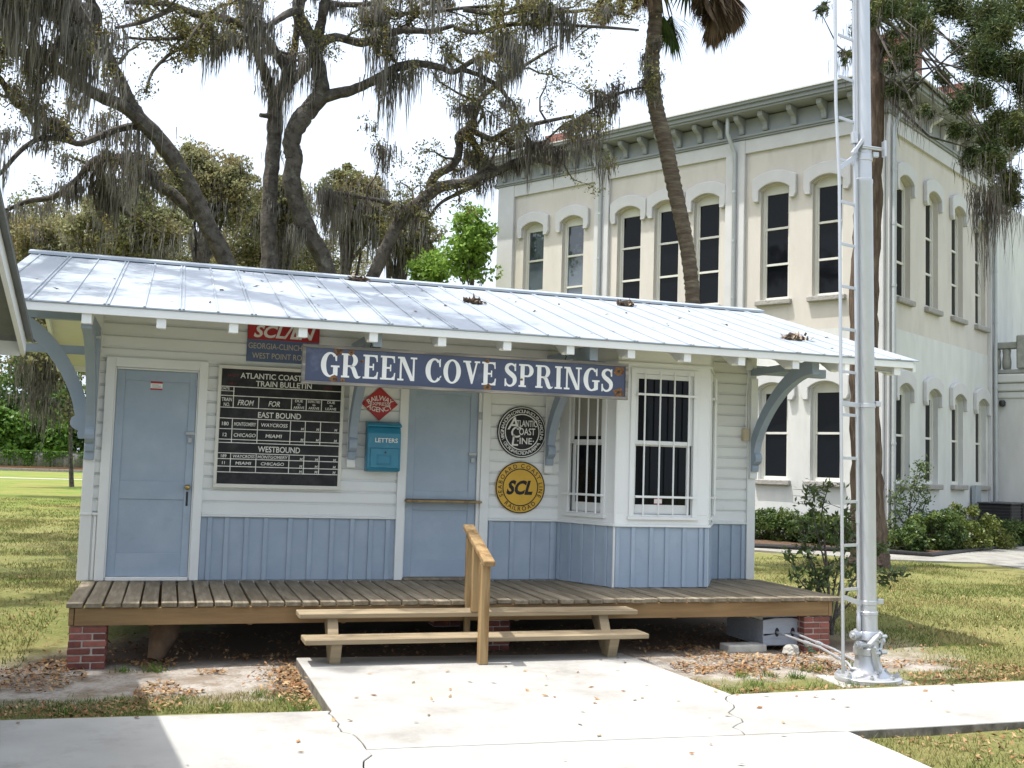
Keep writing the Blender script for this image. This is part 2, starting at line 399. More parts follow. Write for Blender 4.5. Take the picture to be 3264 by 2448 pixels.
# core walls
b = MB()
b.box(.02, 3.14, .06, .10, HD-.15, 3.42); b.box(3.14, 3.93, .06, .10, 2.62, 3.42); b.box(3.93, 4.9, .06, .10, HD-.15, 3.42); b.box(6.72, LX-.02, .06, .10, HD-.15, 3.42); b.box(4.9, 6.72, .06, .10, 2.9, 3.42)
b.box(3.14, 3.93, .12, .16, HD-.15, 2.62)
front = b.build('front_wall', white, depot)
b = MB(); b.box(.02, .06, .10, 3.7, HD-.15, 3.4); b.prism([(.10, 3.4), (3.7, 3.4), (1.9, 3.9)], (.02, 0, 0), (0, 1, 0), (0, 0, 1), (.04, 0, 0))
b.box(LX-.06, LX-.02, .10, 3.7, HD-.15, 3.4); b.prism([(.10, 3.4), (3.7, 3.4), (1.9, 3.9)], (LX-.06, 0, 0), (0, 1, 0), (0, 0, 1), (.04, 0, 0))
b.box(.02, LX-.02, 3.7, 3.76, HD-.15, 3.4)
sidew = b.build('rear_and_side_walls', white, depot)
b = MB(); b.box(.06, LX-.06, .16, 3.7, HD-.16, HD-.1); b.build('floor', deckw, depot)

# ---- drop siding, every board a piece
PITCH_S = .124
def siding_profile(h=PITCH_S):
    return [(0, 0), (-.025, 0), (-.025, h*.77), (-.004, h*.90), (-.004, h), (0, h)]
def siding(x0, x1, z0, z1, y=.06, parent=front):
    k0 = int(round((z0-1.208)/PITCH_S)); z = 1.208+k0*PITCH_S
    while z < z1-.02:
        h = min(PITCH_S, z1-z)-.001
        e = random.uniform(-.0012, .0012)
        bb = MB(); bb.prism(siding_profile(h), (x0, y+e, z), (0, 1, 0), (0, 0, 1), (x1-x0, 0, 0)); bb.build('clapboard', white, parent)
        z += PITCH_S
Y0 = .0
siding(.085, .14, 1.208, 2.69)
siding(1.098, 3.06, 1.208, 2.69)
siding(4.057, 4.87, 1.208, 2.69)
siding(6.74, 7.19, 1.208, 2.69)
siding(.085, 4.87, 2.696, 3.40); siding(6.74, 7.19, 2.696, 3.40)
# side wall siding on the left gable, seen under the overhang
for k in range(15):
    z = 1.208+k*PITCH_S
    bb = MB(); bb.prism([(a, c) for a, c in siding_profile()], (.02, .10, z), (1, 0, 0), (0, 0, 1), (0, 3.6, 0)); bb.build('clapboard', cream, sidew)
# ---- trims
def part(name, m_, parent, boxes, bevel=.003):
    bb = MB()
    for q in boxes: bb.box(*q)
    return bb.build(name, m_, parent, bevel=bevel)
part('corner_board', white, depot, [(-.02, .085, .008, .06, HD+.002, 3.3)]); part('corner_board', white, depot, [(7.19, LX+.012, .008, .06, HD+.002, 3.3)])
part('corner_board', white, depot, [(-.022, .012, .062, .15, HD+.002, 3.3)])
part('corner_board', white, depot, [(LX-.014, LX+.014, .062, .15, HD+.002, 3.3)])
for x0, x1 in ((1.1, 3.058), (4.058, 4.86), (6.75, 7.188)):
    part('wainscot_panel', blue, depot, [(x0, x1, .035, .06, HD+.004, WB)])
    part('wainscot_cap', white, depot, [(x0, x1, .002, .06, WB, WB+.022)])
    part('base_rail', white, depot, [(x0, x1, .028, .06, WB+.022, 1.207)])
part('wainscot_panel', white, depot, [(.085, .137, .035, .06, HD+.004, WB)]); part('wainscot_cap', white, depot, [(.085, .137, -.001, .06, WB, WB+.022)])
part('wainscot_cap', white, depot, [(-.024, .083, -.004, .008, WB-.002, WB+.02)])
for x in (1.187, 1.35, 1.543, 1.731, 1.973, 2.178, 2.40, 2.607, 2.80, 2.98, 4.10, 4.34, 4.58, 4.80, 6.86, 7.02, 7.15):
    part('batten', blue, depot, [(x-.023, x+.023, .017, .0345, HD+.005, WB-.002)], .003)
part('batten', white, depot, [(.102, .128, .017, .034, HD+.006, WB-.002)], .003)

# ---- doors
def hasp(parent, x, z, y):
    part('hasp', steelg, parent, [(x-.045, x+.05, y-.012, y, z, z+.035)], .002)
    bb = MB(); bb.box(x-.022, x+.018, y-.035, y-.014, z-.075, z-.025); bb.tube([(x-.014, y-.024, z-.03), (x-.014, y-.024, z+.0), (x+.01, y-.024, z), (x+.01, y-.024, z-.03)], .005, 6); bb.build('padlock', steelg, parent, bevel=.002)
# left door
part('door_casing', white, depot, [(.137, .224, -.004, .058, HD+.003, 2.71)]); part('door_casing', white, depot, [(1.014, 1.098, -.004, .058, HD+.003, 2.71)])
part('door_casing', white, depot, [(.224, 1.014, -.0035, .058, 2.615, 2.7095)])
part('door_jamb', white, depot, [(.224, .238, .02, .13, HD+.004, 2.61)]); part('door_jamb', white, depot, [(1.0, 1.014, .02, .13, HD+.004, 2.61)]); part('door_jamb', white, depot, [(.24, .998, .02, .13, 2.596, 2.612)])
part('threshold', white, depot, [(.24, .998, -.012, .058, HD+.003, HD+.036)])
def panel_door(name, x0, x1, z0, z1, y, panels, parent):
    bb = MB(); bb.box(x0, x1, y+.012, y+.035, z0, z1)
    xs = sorted({x0, x1}|{p[0] for p in panels}|{p[1] for p in panels})
    pz = sorted(panels, key=lambda p: p[2])
    d = bb.build(name, blue, parent)
    bb = MB(); bb.box(x0, pz[0][0], y, y+.012, z0, z1); bb.build('stile', blue, d, bevel=.003)
    bb = MB(); bb.box(pz[0][1], x1, y, y+.012, z0, z1); bb.build('stile', blue, d, bevel=.003)
    zz = z0
    for p in pz+[(pz[0][0], pz[0][1], z1, z1)]:
        bb = MB(); bb.box(pz[0][0], pz[0][1], y+.0005, y+.012, zz, p[2]); bb.build('door_rail', blue, d, bevel=.003); zz = p[3]
    return d
d1 = panel_door('door', .241, .997, HD+.04, 2.592, .045, [(.318, .925, .80, 1.328), (.318, .925, 1.508, 2.49)], depot)
bb = MB(); bb.lathe((0, 0, 0), [(.006, 0), (.026, .004), (.026, .01), (.012, .014), (.010, .035), (.022, .045), (.027, .058), (.020, .070), (.004, .074)], 16)
kn = bb.mesh('knob', brass, smooth=True); link(kn, 'knob', d1, (.955, .045, 1.455), (R(90), 0, 0))
part('keyhole_plate', iron, d1, [(.945, .965, .038, .0445, 1.27, 1.41)], .002); hasp(d1, .955, 1.97, .044)
part('hinge', steelg, d1, [(.985, 1.012, .03, .044, 2.46, 2.53)], .001)
# middle dutch door
part('door_casing', white, depot, [(3.058, 3.143, -.004, .058, HD+.003, 2.71)]); part('door_casing', white, depot, [(3.962, 4.057, -.004, .058, HD+.003, 2.71)])
part('door_casing', white, depot, [(3.143, 3.962, -.0035, .058, 2.615, 2.7095)])
part('door_jamb', white, depot, [(3.143, 3.156, .02, .119, HD+.004, 2.61)]); part('door_jamb', white, depot, [(3.925, 3.962, .02, .119, HD+.004, 2.61)])
d2 = panel_door('door_upper_leaf', 3.158, 3.923, 1.385, 2.6, .05, [(3.24, 3.84, 1.47, 2.50)], depot)
d3 = panel_door('door_lower_leaf', 3.158, 3.923, HD+.03, 1.36, .05, [(3.24, 3.84, .75, 1.27)], depot)
part('threshold', deckw, depot, [(3.158, 3.923, -.012, .058, HD+.002, HD+.028)])
bb = MB(); bb.box(3.146, 3.96, -.10, .049, 1.357, 1.380); bb.build('counter_shelf', railw, d3, bevel=.004)
hasp(d2, 3.875, 1.86, .049)
bb = MB(); bb.box(3.925, 3.962, .005, .018, 2.25, 2.33); bb.build('hinge', steelg, d2)

# ---- bay window
bayp = [(4.852, .06), (5.204, -.77), (6.276, -.77), (6.757, .06)]
bay = part('bay', white, depot, [(4.88, 6.72, .10, .14, HD, 2.9)], 0)
class Face:
    def __init__(s, p0, p1):
        s.o = np.array([p0[0], p0[1], 0.]); d = np.array([p1[0]-p0[0], p1[1]-p0[1], 0.]); s.L = np.linalg.norm(d); s.e = d/s.L; s.n = np.array([s.e[1], -s.e[0], 0.])
    def box(s, bb, a0, a1, o0, o1, z0, z1):
        V = [s.o+s.e*a+s.n*o_+np.array([0, 0, z]) for z in (z0, z1) for a, o_ in ((a0, o0), (a1, o0), (a1, o1), (a0, o1))]
        bb.add(V, [(0,3,2,1),(4,5,6,7),(0,1,5,4),(1,2,6,5),(2,3,7,6),(3,0,4,7)])
    def part(s, name, m_, parent, boxes, bevel=.003):
        bb = MB()
        for q in boxes: s.box(bb, *q)
        return bb.build(name, m_, parent, bevel=bevel)
    def pt(s, a, o_, z): return s.o+s.e*a+s.n*o_+np.array([0, 0, z])
def bay_face(p0, p1, w0, w1, bats, bars, blind=False):
    f = Face(p0, p1); L = f.L
    f.part('bay_wainscot', blue, bay, [(.0, L, -.03, 0, HD+.004, WB)], 0)
    for a in bats: f.part('batten', blue, bay, [(a-.022, a+.022, .001, .016, HD+.006, WB-.002)])
    f.part('wainscot_cap', white, bay, [(-.012, L+.012, -.03, .028, WB, WB+.024)])
    zs, zt = 1.30, 2.775
    f.part('bay_panel', white, bay, [(.0, L, -.03, .0, WB+.025, zs-.001)], 0)
    f.part('bay_frieze', white, bay, [(.0, L, -.03, .0, zt+.001, 3.13)], 0)
    f.part('bay_side_panel', white, bay, [(.0, w0, -.03, .0005, zs, zt)], 0); f.part('bay_side_panel', white, bay, [(w1, L, -.03, .0005, zs, zt)], 0)
    f.part('bay_frieze_moulding', white, bay, [(-.01, L+.01, .001, .022, 2.865, 2.895)])
    # casing and sashes
    wn = f.part('window', white, bay, [(w0-.055, w0+.0, .001, .02, zs-.02, zt+.06), (w1, w1+.055, .001, .02, zs-.02, zt+.06), (w0, w1, .001, .019, zt, zt+.06), (w0-.07, w1+.07, .001, .035, zs-.055, zs-.021)], .003)
    mid = 2.05
    f.part('upper_sash', white, wn, [(w0+.001, w0+.042, -.045, -.012, mid-.02, zt-.001), (w1-.042, w1-.001, -.045, -.012, mid-.02, zt-.001), (w0+.042, w1-.042, -.0445, -.0125, zt-.05, zt-.0012), (w0+.042, w1-.042, -.0445, -.0125, mid-.02, mid+.022)], .002)
    f.part('lower_sash', white, wn, [(w0+.001, w0+.042, -.085, -.052, zs+.001, mid+.01), (w1-.042, w1-.001, -.085, -.052, zs+.001, mid+.01), (w0+.042, w1-.042, -.0845, -.0525, zs+.001, zs+.10), (w0+.042, w1-.042, -.0845, -.0525, mid-.035, mid+.008)], .002)
    f.part('pane', dkgl, wn, [(w0+.04, w1-.04, -.034, -.030, mid, zt-.03)], 0)
    f.part('pane', dkgl, wn, [(w0+.04, w1-.04, -.072, -.068, zs+.09, mid-.03)], 0)
    if blind: f.part('roller_blind', mat('window_blind', (.33, .315, .28), .25, .05, 2, spec=.5), wn, [(w0+.043, w1-.043, -.0298, -.0292, mid+.06, zt-.051)], 0)
    g = wn
    for a in bars:
        bb = MB(); bb.tube([f.pt(a, .05, zs-.01), f.pt(a, .05, zt+.02)], .0095, 8); bb.build('bar', white, g, smooth=True)
    for z in (1.485, 2.555):
        bb = MB(); f.box(bb, bars[0]-.09, bars[-1]+.09, .058, .066, z-.012, z+.012); f.box(bb, bars[0]-.085, bars[0]-.06, .02, .058, z-.012, z+.012); f.box(bb, bars[-1]+.06, bars[-1]+.085, .02, .058, z-.012, z+.012); bb.build('crossbar', white, g, bevel=.002)
    return f, wn
bay_face(bayp[0], bayp[1], .19, .70, (.06, .24, .42, .60, .78), (.24, .38, .52, .66), True)
fF, wF = bay_face(bayp[1], bayp[2], .20, .875, (.03, .205, .41, .59, .79, .985, 1.05), (.29, .465, .63, .80))
bay_face(bayp[2], bayp[3], .21, .74, (.10, .28, .46, .64, .82), (.26, .40, .54, .68))
for p in (bayp[1], bayp[2]):
    bb = MB(); bb.lathe((p[0], p[1]+.012, HD+.004), [(.016, 0), (.016, 2.3)], 8); bb.build('bay_corner_bead', white, bay)
bb = MB(); bb.prism([bayp[0], bayp[1], bayp[2], bayp[3]], (0, .03, 3.11), (1, 0, 0), (0, 1, 0), (0, 0, .02)); bb.build('bay_ceiling', white, bay)
# inside of the bay: a desk edge and papers behind the glass are only hinted at by the dark panes

# ---- roof
def slope(y): return ZE+(y-YE)*SL
roof = MB()
t = .012
roof.add([(XE0, YE, ZE), (XE1, YE, ZE), (XE1, YR, ZR), (XE0, YR, ZR), (XE0, YE, ZE-t), (XE1, YE, ZE-t), (XE1, YR, ZR-t), (XE0, YR, ZR-t)], [(0,1,2,3),(7,6,5,4),(0,4,5,1),(1,5,6,2),(2,6,7,3),(3,7,4,0)])
YB = 2*YR-YE
roof.add([(XE0, YR+.001, ZR), (XE1, YR+.001, ZR), (XE1, YB, ZE), (XE0, YB, ZE), (XE0, YR+.001, ZR-t), (XE1, YR+.001, ZR-t), (XE1, YB, ZE-t), (XE0, YB, ZE-t)], [(0,1,2,3),(7,6,5,4),(0,4,5,1),(1,5,6,2),(2,6,7,3),(3,7,4,0)])
rf = roof.build('metal_roof', roofm, depot)
e2 = np.array([0, YR-YE, ZR-ZE]); Ls = np.linalg.norm(e2); e2 /= Ls; nn = np.array([0, -e2[2], e2[1]])
def rib_mesh(double):
    bb = MB()
    for dx in ((-.016, .016) if double else (0,)):
        pr_ = [(dx-.011, 0), (dx-.006, .007), (dx+.006, .007), (dx+.011, 0)]
        bb.prism(pr_, (0, 0, 0), (1, 0, 0), nn, e2*(Ls-.05))
    return bb.mesh('roof_rib', roofm)
rd, rs = rib_mesh(True), rib_mesh(False)
k = -4
while True:
    x = -.415+.305*(k+0)
    if x > XE1-.05: break
    if x > XE0+.03: link(rd if (k % 2 == 0) else rs, 'rib', rf, (x, YE-.012, ZE+.001))
    k += 1
bb = MB()
for s_ in (-1, 1):
    a = np.array([XE0-.02, YR, ZR+.035]); 
    bb.add([(XE0-.02, YR, ZR+.04), (XE1+.02, YR, ZR+.04), (XE1+.02, YR+s_*.16, ZR+.04-.16*SL), (XE0-.02, YR+s_*.16, ZR+.04-.16*SL), (XE0-.02, YR+s_*.16, ZR+.012-.16*SL), (XE1+.02, YR+s_*.16, ZR+.012-.16*SL)], [(0,1,2,3),(3,2,5,4)])
bb.build('ridge_cap', roofm, rf)
def under(y0, y1, d0, d1):   # slab under the roof sheet
    return [(y0, slope(y0)-d0), (y1, slope(y1)-d0), (y1, slope(y1)-d1), (y0, slope(y0)-d1)]
# sheathing boards seen from below
nb = 12
for i in range(nb):
    y0 = YE+.03+(YR-YE-.03)*i/nb; y1 = YE+.03+(YR-YE-.03)*(i+1)/nb-.004
    bb = MB(); bb.prism(under(y0, y1, .014, .034), (XE0+.05, 0, 0), (0, 1, 0), (0, 0, 1), (XE1-XE0-.10, 0, 0)); bb.build('sheathing_board', cream, rf)
    bb = MB(); bb.prism([(2*YR-a, c) for a, c in under(y0, y1, .014, .034)], (XE0+.05, 0, 0), (0, 1, 0), (0, 0, 1), (XE1-XE0-.10, 0, 0)); bb.build('sheathing_board', cream, rf)
bb = MB(); bb.box(XE0+.02, XE1-.06, YE+.012, YE+.034, ZE-.085, ZE-.013); bb.build('fascia', white, rf, bevel=.003)
bb = MB(); bb.box(XE0+.02, XE1-.06, YB-.034, YB-.012, ZE-.105, ZE-.013); bb.build('fascia', white, rf, bevel=.003)
for x0 in (XE0+.012, XE1-.058):
    bb = MB(); bb.prism(under(YE+.036, YR-.003, .035, .13), (x0, 0, 0), (0, 1, 0), (0, 0, 1), (.04, 0, 0)); bb.prism([(2*YR-a, c) for a, c in under(YE+.036, YR-.003, .035, .13)], (x0, 0, 0), (0, 1, 0), (0, 0, 1), (.04, 0, 0)); bb.build('barge_board', white, rf)
# rafters with shaped tails
def rafter_mesh():
    y = YE+.036
    top = [(y, slope(y)-.036), (.06, slope(.06)-.036)]
    bot = [(.06, slope(.06)-.165)]+[(y+a, slope(y+a)-d) for a, d in ((.34, .165), (.27, .185), (.20, .205), (.15, .212), (.135, .19), (.09, .172), (.04, .165), (.025, .185), (.0, .178))]
    bb = MB(); bb.prism(top+bot, (-.04, 0, 0), (0, 1, 0), (0, 0, 1), (.08, 0, 0)); return bb.mesh('rafter', white, bevel=.003)
rm = rafter_mesh()
for x in (-.56, .041, .643, 1.249, 1.852, 2.49, 3.134, 3.77, 4.41, 5.05, 5.66, 6.27, 6.9, 7.45, 8.14):
    link(rm, 'rafter', rf, (x, 0, 0))
# ---- curved brackets
def bracket_curve(reach, h):
    """outline in (out, z): a shaped foot on the wall, then a curved brace of even depth"""
    n = 14; C = []
    for i in range(n+1):
        a = i/n*math.pi/2
        C.append((.055+(reach-.055)*(1-math.cos(a))**.72, .27+(h-.27)*math.sin(a)))
    C = np.array(C); D = np.gradient(C, axis=0); D /= np.linalg.norm(D, axis=1, keepdims=True); N_ = np.stack([D[:, 1], -D[:, 0]], 1)
    hw = np.linspace(.058, .082, n+1)[:, None]
    out = C+N_*hw; inn = C-N_*hw; inn[:, 0] = np.maximum(inn[:, 0], 0)
    foot = [(0, 0), (.06, .0), (.075, .05), (.065, .075), (.10, .09), (.135, .12), (.145, .16), (.13, .20), (.10, .225)]
    return foot+[tuple(p) for p in out]+[tuple(p) for p in inn[::-1]]
def bracket(o, e, thick, reach, h, name='bracket'):
    n = np.cross(np.array(e, float), [0, 0, 1.0]); 
    bb = MB(); bb.prism(bracket_curve(reach, h), np.array(o, float)-n*thick/2, e, (0, 0, 1), n*thick)
    top = np.array(o, float)
    return bb.build(name, grey, depot, bevel=.003)
for x in (.03, 2.56, 4.72, 7.25):
    br = bracket((x, .0, 1.78), (0, -1, 0), .085, 1.28, 1.13)
    bb = MB(); bb.box(x-.0415, x+.0415, -.98, .0, 2.90, 2.98); bb.build('bracket_beam', grey, br, bevel=.003)
    bb = MB(); bb.box(x-.045, x+.045, -.028, -.0, 1.70, 2.87); bb.build('bracket_post', grey if x < 1 else white, br, bevel=.003)
for x, s_ in ((-.022, -1),):
    br = bracket((x, .10, 1.90), (s_, 0, 0), .085, .80, 1.15)
    bb = MB(); bb.box(min(x, x+s_*.86), max(x, x+s_*.86), .055, .145, 3.05, 3.13); bb.build('bracket_beam', grey, br, bevel=.003)
    bb = MB(); bb.box(min(x, x+s_*.62), max(x, x+s_*.62), .06, .14, 2.72, 2.80); bb.build('bracket_tie', grey, br, bevel=.003)
bb = MB(); bb.box(LX+.014, LX+.98, .05, .14, 2.93, 3.03); bb.build('outlooker_beam', grey, depot, bevel=.003)
# ---- lamp socket, conduit and switch box on the right corner
so_ = MB(); so_.lathe((7.17, -.03, 2.96), [(.03, 0), (.045, .02), (.045, .09), (.03, .12), (.012, .13)], 14); so_.build('lamp_socket', white, depot, smooth=True)
bb = MB(); bb.tube([(7.17, -.01, 2.97), (7.165, -.012, 2.85), (7.15, -.012, 2.7), (7.15, -.012, 2.2)], .007, 6); bb.build('conduit', white, depot)
part('switch_box', plast, depot, [(7.115, 7.185, -.035, .03, 2.14, 2.28)], .004)
bb = MB(); bb.tube([(7.9, -1.38, 2.90), (8.05, -1.40, 2.885), (8.2, -1.40, 2.88)], .012, 8); bb.build('conduit', silver, depot)
# stickers
def sticker(x0, x1, z0, z1, y, parent):
    s_ = part('warning_sticker', letw, parent, [(x0, x1, y-.002, y, z0, z1)], 0)
    part('sticker_band', redp, s_, [(x0, x1, y-.0035, y-.0022, z1-.022, z1)], 0); part('sticker_band', redp, s_, [(x0, x1, y-.0035, y-.0022, z0, z0+.016)], 0)
    for k in range(3): part('sticker_line', steelg, s_, [(x0+.015, x1-.015-.02*(k == 2), y-.0035, y-.0022, z0+.025+k*.012, z0+.029+k*.012)], 0)
sticker(.555, .668, 2.405, 2.492, .0565, depot)
st = fF.part('warning_sticker', letw, wF, [(.47, .56, -.067, -.0655, 1.405, 1.475)], 0); fF.part('sticker_band', redp, st, [(.47, .56, -.0652, -.064, 1.46, 1.475)], 0); fF.part('sticker_band', redp, st, [(.47, .56, -.0652, -.064, 1.405, 1.415)], 0)

# ================================================================== platform, piers, steps
plat = thing('wooden_platform', 'weathered grey-brown plank platform along the front of the depot', 'platform', (3.64, -.8, .2))
PP = .1469
def plank_mesh(L, w):
    bb = MB(); bb.box(-w/2, w/2, -L, 0, -.038, 0); return bb.mesh('plank', deckw, bevel=.004)
pms = [plank_mesh(1.667+d_, PP-.019+g) for d_, g in ((0, 0), (.018, .002), (-.012, -.003), (.006, .003))]
np_ = 49
for i in range(np_):
    x = .02+PP*(i+.5)
    link(pms[random.randrange(4)], 'plank', plat, (x, .005, HD+random.uniform(-.002, .002)), (random.uniform(-.0015, .0015), random.uniform(-.004, .004), random.uniform(-.003, .003)))
link(pms[0], 'plank', plat, (.02+PP*49.45, .005, HD-.001))
part('front_beam', beamw, plat, [(.10, 7.19, -1.635, -1.597, .355, HD-.041)], .004)
part('end_beam', beamw, plat, [(.055, .095, -1.63, -.02, .357, HD-.042)], .004); part('end_beam', beamw, plat, [(7.195, 7.235, -1.63, -.02, .35, HD-.042)], .004)
for x in np.arange(.7, 7, .8): part('joist', beamw, plat, [(x-.019, x+.019, -1.595, -.02, .34, HD-.042)], .003)
part('rear_beam', beamw, plat, [(.1, 7.19, -.019, .04, .30, HD-.042)], .003)
def pier(x0, x1, y0, y1, z1, label, main, alt, courses=6):
    p = thing('brick_pier', label, 'pier', ((x0+x1)/2, (y0+y1)/2, 0))
    h = z1/courses
    part('mortar_core', mortar, p, [(x0+.008, x1-.008, y0+.008, y1-.008, -.1, z1-.004)], 0)
    W = x1-x0; D = y1-y0
    for k in range(courses+1):
        za, zb_ = (k-1)*h+.005, k*h-.006
        off = W*.62 if k % 2 else W*.36
        yo = D*.38 if k % 2 else D*.66
        for (a0, a1, c0, c1) in ((x0, x0+off-.005, y0, y0+.09), (x0+off+.005, x1, y0, y0+.09), (x0, x0+off-.005, y1-.09, y1), (x0+off+.005, x1, y1-.09, y1),
                                 (x0, x0+.09, y0+.1, y0+yo), (x1-.09, x1, y0+.1, y0+yo), (x0, x0+.09, y0+yo+.01, y1-.1), (x1-.09, x1, y0+yo+.01, y1-.1)):
            if c1-c0 < .03: continue
            e = random.uniform(-.004, .004)
            bb = MB(); bb.box(a0+e, a1+e, c0+e, c1+e, za+random.uniform(-.002, .002), zb_); bb.build('brick', random.choice(main), p, bevel=.005)
pier(.062, .352, -1.625, -1.335, .352, 'weathered brick pier under the door end of the platform', [brickm, brick2, brick2, brickm], None)
pier(6.915, 7.212, -1.625, -1.335, .346, 'red brick pier beside the grey rod box under the platform', [brickm, brickm, brickm], None)
pier(3.70, 3.96, -1.20, -.94, .346, 'brick pier in deep shade behind the wooden steps', [brickm, brick2], None)
for x in (.1, 3.6, 6.9):
    pier(x, x+.3, .4, .7, HD-.16, 'brick pier far back beneath the depot floor', [brick2], None) if x == 3.6 else None
# steps
steps = thing('wooden_steps', 'two-tread wooden steps with a short handrail on the concrete pad', 'steps', (3.4, -2.0, ZS))
bb = MB(); bb.box(1.872, 4.945, -1.965, -1.69, .435, .478); t1 = bb.build('tread', stepw, steps, bevel=.006)
bb = MB(); bb.box(1.892, 4.935, -2.24, -1.95, .262, .305); t2 = bb.build('tread', stepw, steps, bevel=.006)
for x in (2.155, 4.62):
    bb = MB(); bb.prism([(-2.14, ZS), (-2.02, ZS), (-1.70, .434), (-1.92, .434), (-2.02, .262), (-2.21, .262)], (x-.045, 0, 0), (0, 1, 0), (0, 0, 1), (.09, 0, 0)); bb.build('carriage', stepw, steps, bevel=.004)
bb = MB(); bb.box(3.332, 3.408, -2.35, -2.265, ZS+.001, .935); bb.build('newel_post', railw, steps, bevel=.006)
bb = MB(); bb.box(3.375, 3.43, -1.685, -1.64, HD-.3, 1.14); bb.build('rail_post', railw, steps, bevel=.005)
bb = MB(); bb.box(3.352, 3.425, -1.99, -1.94, .479, 1.04); bb.build('rail_post', railw, steps, bevel=.005)
bb = MB(); bb.bar((3.415, -1.56, 1.195), (3.375, -2.42, .935), .10, .048); bb.build('handrail', railw, steps, bevel=.007)
# ================================================================== lettering
_gc = {}
def glyph(ch, bold):
    """outline of one character as (verts2d, faces, advance) at size 1"""
    k = (ch, bold)
    if k in _gc: return _gc[k]
    def raw(s):
        cu = bpy.data.curves.new('t', 'FONT'); cu.body = s; cu.size = 1; cu.offset = bold; cu.resolution_u = 3
        ob = bpy.data.objects.new('t', cu); me = bpy.data.meshes.new_from_object(ob)
        V = np.array([v.co[:2] for v in me.vertices]).reshape(-1, 2); Fc = [tuple(p.vertices) for p in me.polygons]
        bpy.data.objects.remove(ob); bpy.data.curves.remove(cu); bpy.data.meshes.remove(me); return V, Fc
    V, Fc = raw(ch) if ch != ' ' else (np.zeros((0, 2)), [])
    a, _ = raw(ch+'I'); b_, _ = raw('I')
    adv = a[:, 0].max()-b_[:, 0].max()
    _gc[k] = (V, Fc, adv); return _gc[k]
def text2d(s, size, bold=.012, shear=0., width=None, track=0., xscale=1.):
    V = []; Fc = []; n = 0; x = 0.
    for ch in s:
        v, f, adv = glyph(ch, bold)
        if len(v):
            q = v.copy(); q[:, 0] += x; V.append(q); Fc += [tuple(i+n for i in p) for p in f]; n += len(q)
        x += adv+track
    V = np.concatenate(V); V[:, 0] -= V[:, 0].min(); V[:, 0] *= xscale
    V = V*size; V[:, 0] += V[:, 1]*shear
    if width: V[:, 0] *= width/(V[:, 0].max()-V[:, 0].min())
    return V, Fc
def put(bb, V, Fc, cx, z, y, align='c', ex=(1, 0, 0)):
    """flat lettering on a plane facing -Y: baseline z"""
    w_ = V[:, 0].max(); x0 = cx-(w_/2 if align == 'c' else 0 if align == 'l' else w_)
    bb.add([(x0+a, y, z+c) for a, c in V], Fc)
def arc_text(bb, s, cx, cz, r, a0, a1, size, y, bold=.012, top=True):
    """characters spread along a circle between angles a0 and a1 (degrees, clockwise from the top)"""
    gl = [glyph(c, bold) for c in s]; tot = sum(g[2] for g in gl)
    acc = 0
    for g in gl:
        t = (acc+g[2]/2)/tot; acc += g[2]; a = R(a0+(a1-a0)*t)
        if not len(g[0]): continue
        q = (g[0]-[g[2]/2, 0])*size
        if top: e1 = (math.cos(a), -math.sin(a)); e2 = (math.sin(a), math.cos(a)); rr = r
        else: e1 = (-math.cos(a), math.sin(a)); e2 = (-math.sin(a), -math.cos(a)); rr = r+size*.7
        ox, oz = cx+math.sin(a)*rr, cz+math.cos(a)*rr
        bb.add([(ox+e1[0]*u+e2[0]*v_, y, oz+e1[1]*u+e2[1]*v_) for u, v_ in q], g[1])
def disc(bb, cx, cz, r0, r1, y, n=56, thick=None):
    if thick:
        poly = [(cx+r1*math.cos(a), cz+r1*math.sin(a)) for a in np.arange(n)*2*math.pi/n]
        bb.prism(poly, (0, y, 0), (1, 0, 0), (0, 0, 1), (0, thick, 0)); return
    for i in range(n):
        a, c = 2*math.pi*i/n, 2*math.pi*(i+1)/n
        bb.add([(cx+r*math.cos(q), y, cz+r*math.sin(q)) for r, q in ((r0, a), (r1, a), (r1, c), (r0, c))], [(0, 1, 2, 3)])

